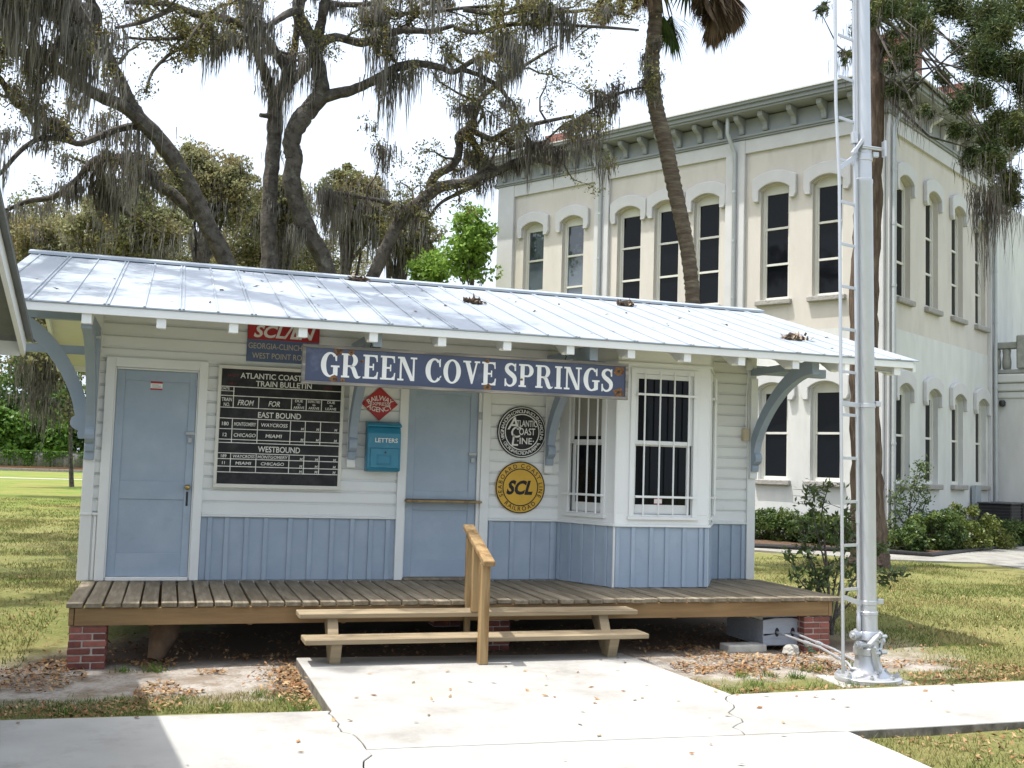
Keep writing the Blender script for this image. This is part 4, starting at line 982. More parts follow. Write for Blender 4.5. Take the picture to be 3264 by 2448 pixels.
CB = np.array([17.84, 11.87, 0.])
EX = np.array([math.cos(CBR), math.sin(CBR), 0.]); EY = np.array([-math.sin(CBR), math.cos(CBR), 0.])
ch = thing('courthouse', 'two-storey cream and white stucco courthouse with grey bracketed cornice', 'building', CB, CBR)
LA, LB = 13.24, 14.0
class Fac:
    """maps (s along, o outward, z) of a facade to the building's own axes"""
    def __init__(s, k): s.k = k
    def __call__(s, a, o, z): return (a, o, z) if s.k == 'A' else (-o, -a, z)
    def box(s, bb, a0, a1, o0, o1, z0, z1):
        P = [s(a0, o0, z0), s(a1, o1, z1)]; lo = np.minimum(*P); hi = np.maximum(*P)
        bb.box(lo[0], hi[0], lo[1], hi[1], lo[2], hi[2])
    def prism(s, bb, poly, o0, o1):
        e1 = np.array(s(1, 0, 0), float); e3 = np.array(s(0, o1-o0, 0), float)
        bb.prism(poly, s(0, o0, 0), e1, (0, 0, 1), e3)
    def part(s, name, m_, parent, boxes, bevel=0.):
        bb = MB()
        for q in boxes: s.box(bb, *q)
        return bb.build(name, m_, parent, bevel=bevel)
FA, FB = Fac('A'), Fac('B')
def arc_pts(c, hw, zs, zc, n=10):
    h = zc-zs; r = (hw*hw+h*h)/(2*h); zz = zc-r; a = math.asin(hw/r)
    return [(c+r*math.sin(t), zz+r*math.cos(t)) for t in np.linspace(-a, a, n+1)]
WA_U = [11.71, 10.09, 7.93, 6.585, 5.23, 3.08, 1.55]; WA_L = [11.71, 10.09, 7.93, 6.585, 5.23, 3.06, 1.56]
WB_ = [1.22, 3.27, 5.30, 7.33]
HWA, HWB = .43, .47
RISE = .16
def wall(fac, L, wins_u, wins_l, hw, zb, extra=0.):
    """two bands of wall with arched openings"""
    for nm, m_, wins, za, zt, zs, zc in (('upper_wall', stucco, wins_u, zb, 11.1, 6.50, 9.72), ('lower_wall', stuccow, wins_l, -.2, zb, 1.63, 4.21)):
        bb = MB(); x = 0.
        for c in sorted(wins)+[None]:
            x2 = L if c is None else c-hw
            fac.box(bb, x, x2, -.30, 0, za, zt)
            if c is None: break
            fac.box(bb, c-hw, c+hw, -.30, 0, za, zs)
            A = arc_pts(c, hw, zc-RISE, zc)
            for i in range(len(A)-1):
                fac.prism(bb, [A[i], A[i+1], (A[i+1][0], zt), (A[i][0], zt)], -.30, 0)
            x = c+hw
        bb.build(nm, m_, ch)
ZBAND = 5.62
wall(FA, LA, WA_U, WA_L, HWA, ZBAND); wall(FB, 8.3, WB_, WB_, HWB, ZBAND)
FB.part('upper_wall', stuccow, ch, [(8.3, LB, -.9, -.6, ZBAND, 11.1), (8.3, 8.35, -.6, 0, ZBAND, 11.1)]); FB.part('lower_wall', stuccow, ch, [(8.3, LB, -.9, -.6, -.2, ZBAND)])
bb = MB(); bb.box(.30, LA-.02, -LB, -.31, -.2, 11.0); bb.build('building_core', stuccow, ch)

def window(fac, c, hw, zs, zc, rails, hood=True, glass=None):
    z_sp = zc-RISE
    A = arc_pts(c, hw, z_sp, zc)
    # frame following the opening
    wn = MB(); o0, o1 = -.26, -.14; t_ = .075
    fac.box(wn, c-hw+.004, c-hw+t_, o0, o1, zs, z_sp); fac.box(wn, c+hw-t_, c+hw-.004, o0, o1, zs, z_sp); fac.box(wn, c-hw+t_, c+hw-t_, o0, o1-.002, zs+.001, zs+.09)
    zl = z_sp-.10
    for i in range(len(A)-1):
        fac.prism(wn, [(A[i][0], zl), (A[i+1][0], zl), A[i+1], A[i]], o0, o1-.012)
    w_ = wn.build('window', wfr, ch)
    zz = [zs+.09]+list(rails)+[zl]
    for r_ in rails: fac.part('meeting_rail', wfr, w_, [(c-hw+t_, c+hw-t_, -.215, -.155, r_-.03, r_+.03)])
    for a_, b_ in zip(zz[:-1], zz[1:]):
        fac.part('pane', glass or dkgl, w_, [(c-hw+t_-.005, c+hw-t_+.005, -.205, -.195, a_+.0, b_)])
    # side sash stiles
    for s_ in (-1, 1): fac.part('sash_stile', wfr, w_, [(c+s_*(hw-t_-.02)-.02, c+s_*(hw-t_-.02)+.02, -.214, -.168, zs+.09, zl)])
    # rough stone sill
    bb = MB(); fac.box(bb, c-hw-.10, c+hw+.10, -.2, .13, zs-.15, zs-.004); bb.build('stone_sill', sillm, w_, bevel=.025, seg=2)
    if hood:
        lo, ro = .66, .66
        O = arc_pts(c, .66, zc+.17, zc+.36, 12)
        inn = arc_pts(c, hw+.03, z_sp+.01, zc+.02, 12)
        poly = [(c-hw-.03, z_sp-.30), (c-.60, z_sp-.30), (c-.66, z_sp-.18)]+O+[(c+.66, z_sp-.18), (c+.60, z_sp-.30), (c+hw+.03, z_sp-.30)]
        bb = MB(); fac.prism(bb, poly+[(c+hw+.03, z_sp+.01)]+inn[1:-1][::-1]+[(c-hw-.03, z_sp+.01)], .0, .115)
        bb.build('window_hood', trimw, w_, bevel=.02, seg=2)
    return w_
skyg = mat('painted_sky_reflection_glass', (.03, .04, .05), .04, .3, 1.2, spec=1.0, col2=(.10, .125, .15), mscale=.9, mask=(.45, .55))  # glossy glass; pale blue patches paint reflected sky into its colour
for c in WA_U: window(FA, c, HWA, 6.50, 9.72, (7.50, 8.50), glass=skyg if c > 9.5 else None)
for c in WA_L: window(FA, c, HWA, 1.63, 4.21, (2.88,))
for c in WB_: window(FB, c, HWB, 6.45, 9.70, (7.45, 8.45)); window(FB, c, HWB, 1.63, 4.21, (2.88,))
class Off(Fac):
    def __call__(s, a, o, z): return (-(o-.6), -a, z)
FO = Off('B')
for c in (9.55, 11.2):
    w_ = window(FO, c, .47, 6.45, 9.70, (7.45, 8.45))
# openings of the two end windows are blind recesses: their frames sit proud of the wall
# pilasters
for a0, a1 in ((12.54, LA), (8.64, 9.19), (3.97, 4.57), (.0, .42)):
    FA.part('pilaster', trimw, ch, [(a0, a1, .001, .11, -.1, 11.08)], .01)
FA.part('string_band', trimw, ch, [(.42, 3.97, .001, .085, 10.70, 11.08), (4.57, 8.64, .001, .085, 10.70, 11.08), (9.19, 12.54, .001, .085, 10.70, 11.08)])
FB.part('pilaster', trimw, ch, [(.0, .40, .001, .11, -.1, 11.08)], .01); FB.part('pilaster', trimw, ch, [(8.0, 8.3, .001, .11, -.1, 11.08)], .01)
FB.part('string_band', trimw, ch, [(.40, 8.0, .001, .085, 10.70, 11.08)])
# cornice: stepped mouldings with a mitred corner
def ring(o0, o1, z0, z1):
    """L-shaped course round the corner; o = outward"""
    poly = [(LA+o1, o1), (-o1, o1), (-o1, -8.3), (-o0, -8.3), (-o0, o0), (LA+o1, o0)]
    bb = MB(); bb.prism(poly, (0, 0, z0), (1, 0, 0), (0, 1, 0), (0, 0, z1-z0)); return bb
ring(-.05, .14, 11.09, 11.14).build('cornice_moulding', corn, ch); ring(-.05, .18, 11.142, 11.20).build('cornice_moulding', corn, ch)
ring(-.05, .10, 11.202, 11.66).build('frieze', corn, ch)
ring(-.05, .66, 11.70, 11.755).build('cornice_soffit', corn, ch); ring(-.05, .72, 11.757, 11.86).build('cornice_fascia', corn, ch); ring(-.05, .80, 11.862, 11.93).build('cornice_crown', corn, ch)
bb = MB(); bb.prism([(LA+.85, .85), (-.85, .85), (-.85, -8.3), (3, -8.3), (3, -LB), (LA+.85, -LB)], (0, 0, 11.932), (1, 0, 0), (0, 1, 0), (0, 0, .035)); bb.build('roof', trimw, ch)
bb = MB(); bb.add([(LA+.85, .85, 11.968), (-.85, .85, 11.968), (1.4, -LB, 11.968), (LA+.85, -LB, 11.968), (9, -5, 12.7), (4.5, -5, 12.7), (4.5, -LB+4, 12.7), (9, -LB+4, 12.7)], [(0,1,5,4),(1,2,6,5),(2,3,7,6),(3,0,4,7),(4,5,6,7)]); bb.build('hip_roof', roofn, ch)
# brackets
def brk(fac, a):
    prof = [(.10, 11.24), (.17, 11.22), (.21, 11.28), (.20, 11.36), (.25, 11.44), (.40, 11.50), (.50, 11.56), (.52, 11.69), (.10, 11.69)]
    o = np.array(fac(a-.075, 0, 0), float); e1 = np.array(fac(0, 1, 0), float); e3 = np.array(fac(.15, 0, 0), float)
    bb = MB(); bb.prism(prof, o, e1, (0, 0, 1), e3); bb.build('cornice_bracket', corn if fac is FA else trimw, ch, bevel=.012)
for a in (12.95, 12.1, 11.3, 10.6, 9.95, 9.38, 8.55, 8.0, 7.3, 6.7, 6.1, 5.4, 4.72, 4.05, 3.32, 2.46, 1.6, .75): brk(FA, a)
for a in (.66, 1.55, 2.65, 3.72, 4.75, 5.75, 6.78, 7.85): brk(FB, a)
# downspouts
def spoutp(fac, a, o, ztop=11.7):
    bb = MB(); P = [fac(a+.10, .42, ztop), fac(a+.10, .42, 11.25), fac(a+.05, .26, 10.95), fac(a, o, 10.75), fac(a, o, .1)]
    bb.tube(P, .058, 10); s_ = bb.build('downspout', spout, ch, smooth=True)
    for z in (9.6, 8.2, 6.6, 4.6, 2.6): bb = MB(); bb.tube([fac(a, o, z), fac(a, o, z+.06)], .068, 10); bb.build('spout_strap', spout, s_)
spoutp(FA, 8.92, .17); spoutp(FA, 4.25, .17); spoutp(FB, .12, .19); spoutp(FB, 8.12, .20)
# chimneys
chb = mat('old_chimney_brick', (.25, .12, .095), .9, .25, 9, .004, 60, spec=.15, objrand=.25, col2=(.17, .10, .085), mscale=4, mask=(.45, .65))
def chimney(x, y, w_, d_, z0, z1, label=None):
    bb = MB(); bb.box(x-w_/2+.01, x+w_/2-.01, y-d_/2+.01, y+d_/2-.01, z0, z1-.3)
    c_ = bb.build('chimney', mortar, ch)
    z = z0+.3; k = 0
    while z < z1-.05:
        e = 0 if z < z1-.55 else (.05 if z < z1-.35 else .10 if z < z1-.2 else .05)
        h = .072; g = .008
        for s_ in (-1, 1):
            n = 3; off = 0 if k % 2 else .5
            ed = np.clip((np.arange(n+2)-off)/n, 0, 1)*w_
            bq = MB()
            for i in range(len(ed)-1):
                if ed[i+1]-ed[i] > .03:
                    bq.box(x-w_/2-e+ed[i]*(1+2*e/w_)+g/2, x-w_/2-e+ed[i+1]*(1+2*e/w_)-g/2, y+s_*(d_/2+e)-.05, y+s_*(d_/2+e)+.0, z, z+h-g)
            ed = ed/w_*d_
            for i in range(len(ed)-1):
                if ed[i+1]-ed[i] > .03:
                    bq.box(x+s_*(w_/2+e)-.05, x+s_*(w_/2+e), y-d_/2-e+ed[i]*(1+2*e/d_)+g/2, y-d_/2-e+ed[i+1]*(1+2*e/d_)-g/2, z, z+h-g)
            o = bq.build('brick_course', chb, c_); o['kind'] = 'stuff'
        z += h; k += 1
    bb = MB(); bb.box(x-w_/2-.04, x+w_/2+.04, y-d_/2-.04, y+d_/2+.04, z1-.05, z1); bb.build('chimney_cap', concd, c_, bevel=.01)
def roofhit(x, y, lx):   # a pixel meets the upright plane at the given distance inside the B front
    d = ray(x, y); n = EX; t = ((CB+EX*lx-CAM).dot(n))/d.dot(n); P = CAM+d*t-CB; return P.dot(EY), P[2]
yb, zb0 = roofhit(1948, 190, 1.2); _, zt1 = roofhit(1948, 96, 1.2)
chimney(1.2, yb, .80, .80, 11.9, zt1+.3)
yb, zb0 = roofhit(2058, 225, 1.2); _, zt1 = roofhit(2058, 192, 1.2)
chimney(1.2, yb, .80, .80, 11.9, zt1)
def roofhitA(x, y, ly):
    d = ray(x, y); t = ((CB+EY*ly-CAM).dot(EY))/d.dot(EY); P = CAM+d*t-CB; return P.dot(EX), P[2]
xa_, zt1 = roofhitA(1212, 268, -1.4)
chimney(xa_, -1.4, .7, .6, 11.9, zt1-.45)
# porch block with balustrade beyond the inner corner
pb = FB.part('porch_wall', stuccow, ch, [(8.32, 13.0, -.6, 3.6, -.1, 5.05)])
for z0_, z1_, o_ in ((4.30, 4.52, .05), (4.52, 4.78, .10), (4.78, 5.06, .16)):
    bb = MB(); bb.box(-3.6-o_, .3, -13, -8.32+o_, z0_, z1_-.01); bb.build('porch_moulding', stuccow, pb, bevel=.05, seg=3)
bstone = mat('grey_balustrade', (.30, .31, .28), .9, .2, 5, .02, 20)
FB.part('balustrade_rail', bstone, pb, [(8.32, 8.62, .0, 3.5, 5.85, 6.05)], .02); FB.part('balustrade_plinth', bstone, pb, [(8.30, 8.66, .0, 3.5, 5.07, 5.2)], .02)
FB.part('balustrade_post', bstone, pb, [(8.26, 8.70, .75, 1.15, 5.21, 6.25)], .04); FB.part('balustrade_post', bstone, pb, [(8.26, 8.70, 3.1, 3.5, 5.21, 6.25)], .04)
for o_ in (.12, .42, 1.4, 1.75, 2.1, 2.45, 2.8):
    bb = MB(); p = FB(8.47, o_, 5.205); bb.lathe(p, [(.09, 0), (.13, .05), (.14, .25), (.11, .45), (.13, .6), (.10, .64)], 12); bb.build('baluster', bstone, pb, smooth=True)
bb = MB(); p = FB(8.25, .35, 4.05); bb.lathe(p, [(.02, 0), (.09, .03), (.10, .14), (.06, .2)], 12); bb.build('camera_dome', iron, pb, smooth=True)

# things standing at the foot of the east side
dka = mat('dark_ac_grille', (.018, .018, .02), .5, .2, 20); acl = mat('ac_lid', (.06, .06, .065), .45, .1, 20)
W2 = lambda a, o_, z: tuple(CB+EX*(-o_)+EY*(-a)+np.array([0, 0, z]))
def ac(a, o_, label):
    t_ = thing('air_conditioner', label, 'air conditioner', W2(a, o_, 0), CBR, None)
    bb = MB(); bb.box(-.46, .46, -.46, .46, .06, 1.1); bb.build('cabinet', dka, t_, bevel=.03)
    bb = MB(); bb.box(-.48, .48, -.48, .48, 1.102, 1.15); bb.build('top_cover', acl, t_, bevel=.02)
    for z in np.arange(.12, 1.08, .09):
        bb = MB(); bb.box(-.472, .472, -.472, .472, z, z+.012); bb.build('grille_bar', acl, t_)
ac(6.6, .75, 'black air conditioning unit at the courthouse wall, beside the electric box'); ac(7.75, .75, 'black air conditioning unit against the porch block of the courthouse')
eb = thing('electric_box', 'grey electrical disconnect box on the courthouse wall above the air conditioners', 'electric box', W2(6.55, .05, 1.0), CBR)
gb = mat('grey_enamel', (.30, .34, .36), .5, .05, 10)
bb = MB(); bb.box(-.14, .0, -.22, .22, .0, .62); bb.build('cabinet', gb, eb, bevel=.01)
bb = MB(); bb.tube([(-.05, 0, .0), (-.05, 0, -.5)], .02, 8); bb.build('conduit', spout, eb)
bb = MB(); bb.tube([(-.06, -.22, .46), (-.06, -.40, .46), (-.06, -.40, .2), (-.06, -.40, -.4)], .02, 8); bb.build('refrigerant_pipe', redd, eb)
# ================================================================== vegetation
bark = mat('oak_bark', (.10, .09, .08), .95, .35, 5, .03, 16, spec=.1, col2=(.06, .053, .046), mscale=9, mask=(.48, .6), dirt=(.19, .195, .165), dscale=6, dmask=(.55, .75))
pbark = mat('palm_bark', (.12, .095, .075), .95, .35, 4, .03, 14, spec=.1, stretch=(1, 1, 6), col2=(.19, .16, .12), mscale=3)
cbark = mat('cedar_bark', (.11, .08, .062), .95, .35, 3, .03, 10, spec=.1, stretch=(6, 6, .8), col2=(.17, .13, .10), mscale=2.2)
oakl = mat('oak_leaves', (.155, .155, .06), .6, .25, 1.2, attr=True, translucent=.35, spec=.25, col2=(.20, .165, .055), mscale=1.1)
oakfar = mat('distant_oak_leaves', (.235, .235, .12), .7, .25, .35, attr=True, translucent=.35, spec=.15, col2=(.28, .245, .12), mscale=.5, mask=(.42, .6), dirt=(.17, .195, .085), dscale=.28, dmask=(.5, .65))
moss = mat('spanish_moss', (.21, .20, .18), .95, .25, 2, attr=True, translucent=.4, spec=.05)
mossd = mat('dark_spanish_moss', (.15, .138, .122), .95, .25, 2, attr=True, translucent=.4, spec=.05)
bright = mat('bright_spring_leaves', (.19, .31, .055), .55, .2, 1, attr=True, translucent=.5, spec=.25)
wood_g = mat('woodland_leaves', (.055, .10, .028), .6, .25, .25, attr=True, translucent=.3, spec=.2, col2=(.085, .135, .03), mscale=.3)
cedl = mat('cedar_leaves', (.05, .075, .028), .7, .3, 1.5, attr=True, translucent=.2, spec=.15, col2=(.10, .11, .036), mscale=1.4)
shrl = mat('shrub_leaves', (.06, .105, .025), .45, .25, 3, attr=True, translucent=.3, spec=.4, col2=(.10, .14, .03), mscale=2)
shry = mat('yellow_green_shrub_leaves', (.15, .17, .035), .45, .25, 3, attr=True, translucent=.3, spec=.4, col2=(.08, .12, .025), mscale=2)
sapl = mat('sapling_leaves', (.085, .125, .04), .4, .25, 3, attr=True, translucent=.3, spec=.45)
deadf = mat('dead_palm_frond', (.13, .09, .055), .9, .3, 5, attr=True, translucent=.2)
palmf = mat('palm_frond', (.05, .085, .02), .5, .25, 5, attr=True, translucent=.3)
vine = mat('vine_leaves', (.10, .19, .03), .5, .25, 3, attr=True, translucent=.4)
grassm = mat('grass_blades', (.13, .165, .047), .8, .25, 1, attr=True, translucent=.3, spec=.1, col2=(.245, .22, .09), mscale=.9, mask=(.42, .58))
litter = mat('dead_leaves', (.20, .105, .05), .9, .3, 4, attr=True, spec=.1, col2=(.34, .24, .13), mscale=9, mask=(.45, .6))

def unit(n):
    v = rng.normal(size=(n, 3)); return v/np.linalg.norm(v, axis=1, keepdims=True)
def leaves(P, size, aspect=.5, up=0.0, droop=0.0):
    """rhombic leaf faces at the points P (N,3) -> (N,4,3)"""
    n = len(P); a = unit(n); a[:, 2] = a[:, 2]*(1-up)-droop; a /= np.linalg.norm(a, axis=1, keepdims=True)
    b = np.cross(a, unit(n)); b /= (np.linalg.norm(b, axis=1, keepdims=True)+1e-9)
    s = size*(.6+.8*rng.random((n, 1)))
    return np.stack([P-a*s*.5, P+b*s*aspect*.5, P+a*s*.5, P-b*s*aspect*.5], 1)
def strands(S, Lg, w=.014, seg=3, sway=.10):
    """hanging strands from points S with lengths Lg -> quads"""
    n = len(S); az = rng.random(n)*2*math.pi; e = np.stack([np.cos(az), np.sin(az), np.zeros(n)], 1)
    d = rng.normal(0, sway, (n, 2)); out = []
    cur = S.copy(); ww = w*(.6+.8*rng.random(n))
    for k in range(seg):
        nxt = cur.copy(); nxt[:, 2] -= Lg/seg; nxt[:, :2] += d*(Lg/seg)[:, None]*(1 if k % 2 else -.6)+rng.normal(0, .012, (n, 2))
        w0 = ww*(1-.25*k/seg); w1 = ww*(1-.25*(k+1)/seg) if k < seg-1 else ww*.15
        out.append(np.stack([cur-e*w0[:, None]/2, cur+e*w0[:, None]/2, nxt+e*w1[:, None]/2, nxt-e*w1[:, None]/2], 1)); cur = nxt
    return np.concatenate(out)
def moss_clumps(C, per, Lmean, spread=.12, w=.014, seg=3):
    """ragged tufts: long strands in the middle, shorter ones at the rim"""
    C = np.asarray(C); n = len(C); big = .35+rng.exponential(.65, n); big = np.minimum(big, 2.6)
    per_i = np.maximum(5, rng.poisson(per*1.5*np.sqrt(big))); idx = np.repeat(np.arange(n), per_i)
    o = rng.normal(0, 1, (len(idx), 3)); r = np.hypot(o[:, 0], o[:, 1]); sc = spread*(.6+.5*big)[idx]
    S = C[idx]+o*np.array([1, 1, .3])*sc[:, None]
    Lg = Lmean*big[idx]*np.exp(-.45*r)*(.45+.75*rng.random(len(idx)))
    return strands(S, Lg, w, seg)
def smooth_poly(P, k=5):
    P = np.asarray(P, float); out = []
    for i in range(len(P)-1):
        p0, p1, p2, p3 = P[max(i-1, 0)], P[i], P[i+1], P[min(i+2, len(P)-1)]
        for f in np.arange(k)/k:
            out.append(.5*((2*p1)+(-p0+p2)*f+(2*p0-5*p1+4*p2-p3)*f*f+(-p0+3*p1-3*p2+p3)*f**3))
    out.append(P[-1]); return np.array(out)

def limb(bb, pix, Y0, Y1, wscale=.5, n=9, wob=.0):
    """a limb traced in half-size pixels (x, y, width); its distance runs from Y0 to Y1"""
    k = len(pix); pts = []
    acc = [0.]
    for i in range(1, k): acc.append(acc[-1]+math.hypot(pix[i][0]-pix[i-1][0], pix[i][1]-pix[i-1][1]))
    for i, (x, y, w_) in enumerate(pix):
        Y = Y0+(Y1-Y0)*acc[i]/max(acc[-1], 1); p = atY(x*wscale, y*wscale, Y); D = (p-CAM).dot(CF)
        pts.append((*p, w_*wscale*KD*D/F/2*.92))
    S = smooth_poly(pts, 5)
    S[:, :3] += np.cumsum(rng.normal(0, .006, (len(S), 3)), axis=0)*0+rng.normal(0, .006, (len(S), 3))*np.minimum(1, S[:, 3:]*6)
    q_ = rng.normal(0, 1, len(S)); q_ = np.convolve(q_, np.ones(4)/4, 'same'); S[:, 3] *= 1+.09*q_
    bb.tube(S[:, :3], np.maximum(S[:, 3], .006), n, jit=.12); return S
def twigs(S, n, Lr, rad0, depth, TW, ends, along, upbias=.15, r_min=.06):
    """crooked side branches from the path S"""
    S = S[S[:, 3] < 10]
    for _ in range(n):
        i = rng.integers(len(S)//6, len(S)); p = S[i, :3].copy(); L = rng.uniform(*Lr); d = unit(1)[0]; d[2] = d[2]*.5+upbias; d /= np.linalg.norm(d)
        m_ = 6; pts = [p]; r0 = min(rad0, S[i, 3]*.6)
        for k in range(m_):
            d = d+unit(1)[0]*.55; d[2] += upbias*.3; d /= np.linalg.norm(d); p = p+d*L/m_; pts.append(p)
        rr = np.linspace(r0, r0*.25, m_+1); TW.append((np.array(pts), rr))
        Q = np.column_stack([pts, rr]); along.append(Q[1:, :3]); ends.append(np.array(pts[-3:]))
        if depth > 0: twigs(Q, 3, (Lr[0]*.45, Lr[1]*.5), r0*.5, depth-1, TW, ends, along, upbias)

def oak(name, label, limbs, root_xyz, leaf_n=84, leaf_size=.056, moss_n=.75, moss_L=.5, twig_k=1.55, mossmat=None, mthr=.555):
    t_ = thing(name, label, 'tree', tuple(root_xyz))
    paths = []
    for k, (pix, Y0, Y1, tw, mo) in enumerate(limbs):
        bb = MB()
        if Y0 is None:
            S = smooth_poly(pix, 5); bb.tube(S[:, :3], S[:, 3], 8, jit=.12)
        else: S = limb(bb, pix, Y0, Y1)
        bb.build('trunk' if k == 0 else 'limb', bark, t_, smooth=True); paths.append((S, tw, mo))
    TW = []; ends = []; along = []; mpts = []
    for S, tw, mo in paths:
        Lk = np.linalg.norm(np.diff(S[:, :3], axis=0), axis=1).sum()
        nt_ = int(tw*Lk*twig_k)
        if nt_: twigs(S, nt_, (.6, 1.5), .035, 1, TW, ends, along)
        nm = int(mo*Lk*moss_n*2.6)
        if nm:
            i = rng.integers(0, len(S), nm); q = S[i, :3]+rng.normal(0, .03, (nm, 3)); q[:, 2] -= S[i, 3]*.6; mpts.append(q)
    bb = MB()
    for p, r_ in TW: bb.tube(p, r_, 5, cap=False)
    if TW: bb.build('twigs', bark, t_)['kind'] = 'stuff'
    E_ = np.concatenate(ends); A_ = np.concatenate(along)
    A0_ = np.concatenate([p[2:-1] for p, _ in TW]); A1_ = np.concatenate([p[3:] for p, _ in TW]); k_ = leaf_n//4; f_ = rng.random((len(A0_)*k_, 1))
    P = np.repeat(A0_, k_, axis=0)*(1-f_)+np.repeat(A1_, k_, axis=0)*f_+rng.normal(0, .075, (len(A0_)*k_, 3))
    o = soup('crown', leaves(P, leaf_size, .5), 4, oakl, t_); o['kind'] = 'stuff'
    sel = A_[rng.random(len(A_)) < .20*moss_n]
    C = np.concatenate(mpts+[sel]) if mpts else sel
    C = C[vnoise(C[:, 0]+C[:, 1]*.7, C[:, 2]+50, 1.25, 41)+.25*rng.random(len(C)) > mthr]
    o = soup('hanging_moss', moss_clumps(C, 32, moss_L*1.15, .095, .019), 4, mossmat or moss, t_); o['kind'] = 'stuff'
    return t_
# limbs traced on a 4424-wide view (pixel/2 = view pixel): (points, Y start, Y end, twigs per metre, moss per metre)
T1 = [
 ([(1130, 1900, 120), (1090, 1500, 100), (985, 1150, 85), (900, 980, 80), (840, 850, 80), (770, 720, 80), (680, 590, 78), (600, 510, 75), (560, 450, 74)], 9.5, 8.0, .0, .15),
 ([(600, 520, 60), (530, 460, 60), (400, 400, 60), (300, 330, 55), (200, 250, 50), (150, 200, 48), (60, 130, 40), (0, 110, 36), (-120, 90, 30), (-300, 60, 22)], 8.0, 5.0, .9, .8),
 ([(565, 455, 62), (510, 330, 55), (470, 250, 55), (420, 195, 50), (410, 120, 52), (415, 60, 50), (390, 0, 50), (370, -100, 45), (400, -260, 38), (480, -400, 30)], 8.0, 5.5, .4, .5),
 ([(415, 195, 34), (370, 190, 20), (318, 172, 10)], 7.2, 7.0, 0, 0), ([(480, 250, 26), (462, 205, 20), (456, 175, 14)], 7.3, 7.2, 0, 0), ([(500, 318, 24), (470, 322, 18), (452, 326, 16)], 7.4, 7.3, 0, 0),
 ([(605, 545, 40), (540, 550, 32), (440, 585, 32), (330, 620, 30), (270, 545, 32), (200, 520, 35), (130, 475, 32), (70, 450, 30), (20, 370, 30), (-20, 320, 26), (-120, 260, 20)], 8.3, 6.5, 1.3, 1.3),
 ([(330, 620, 28), (260, 600, 26), (170, 600, 24), (90, 650, 22), (0, 750, 20), (-90, 800, 16)], 7.6, 6.8, 1.2, 1.2),
 ([(840, 930, 56), (760, 850, 55), (640, 770, 50), (540, 700, 46), (450, 690, 42), (400, 700, 36), (330, 780, 30), (230, 850, 26), (120, 870, 22), (20, 910, 18), (-60, 930, 14)], 9.0, 9.6, 1.0, 1.7),
 ([(420, 700, 34), (470, 800, 26), (520, 900, 22), (600, 950, 18), (700, 1010, 14)], 9.5, 9.8, 1.0, 1.8),
 ([(60, 130, 30), (100, 60, 26), (180, 20, 24), (260, 40, 22), (290, 110, 22), (250, 190, 22), (210, 220, 18)], 6.5, 5.5, 1.6, 1.4),
 ([(150, 215, 30), (60, 235, 26), (0, 220, 24), (-80, 230, 18)], 6.7, 6.0, 1.8, 1.5),
 ([(400, 30, 36), (300, 10, 30), (200, -30, 26), (60, -60, 20)], 6.6, 5.0, 1.8, 1.6),
 # upper limbs that reach forward over the depot, above the picture
 ([(-.9, 6.2, 8.3, .20), (-1.6, 4.6, 9.0, .17), (-2.2, 3.0, 9.3, .14), (-2.4, 1.2, 9.2, .11), (-3.0, -.6, 9.5, .07), (-3.2, -2.0, 9.6, .04)], None, 0, 3.2, 1.2),
 ([(-1.8, 4.2, 9.1, .14), (-.6, 2.8, 9.4, .12), (.3, 1.4, 9.6, .09), (.9, .0, 9.4, .06), (1.2, -1.4, 9.6, .04)], None, 0, 3.2, 1.2),
 ([(-1.6, 5.0, 8.9, .16), (-3.4, 5.6, 10.2, .13), (-5.2, 6.4, 11.0, .10), (-6.8, 7.4, 11.4, .06)], None, 0, 4.0, 1.0),
 ([(-3.0, 5.4, 9.9, .13), (-4.2, 8.2, 10.6, .10), (-5.0, 11.5, 11.2, .07), (-5.6, 14.5, 11.4, .04)], None, 0, 4.0, 1.0),
 ([(-3.2, 5.2, 10.0, .12), (-4.4, 3.2, 10.5, .09), (-5.4, 1.2, 10.8, .05)], None, 0, 4.0, 1.0),
 ([(-2.3, 2.6, 9.3, .11), (-1.2, 1.2, 9.7, .09), (-.6, -.2, 9.6, .06), (-.4, -1.6, 9.8, .03)], None, 0, 3.2, 1.2),
]
oak('live_oak', 'strongly leaning live oak with long moss-hung limbs behind the depot', T1, (.9, 9.4, 0), moss_L=.55)
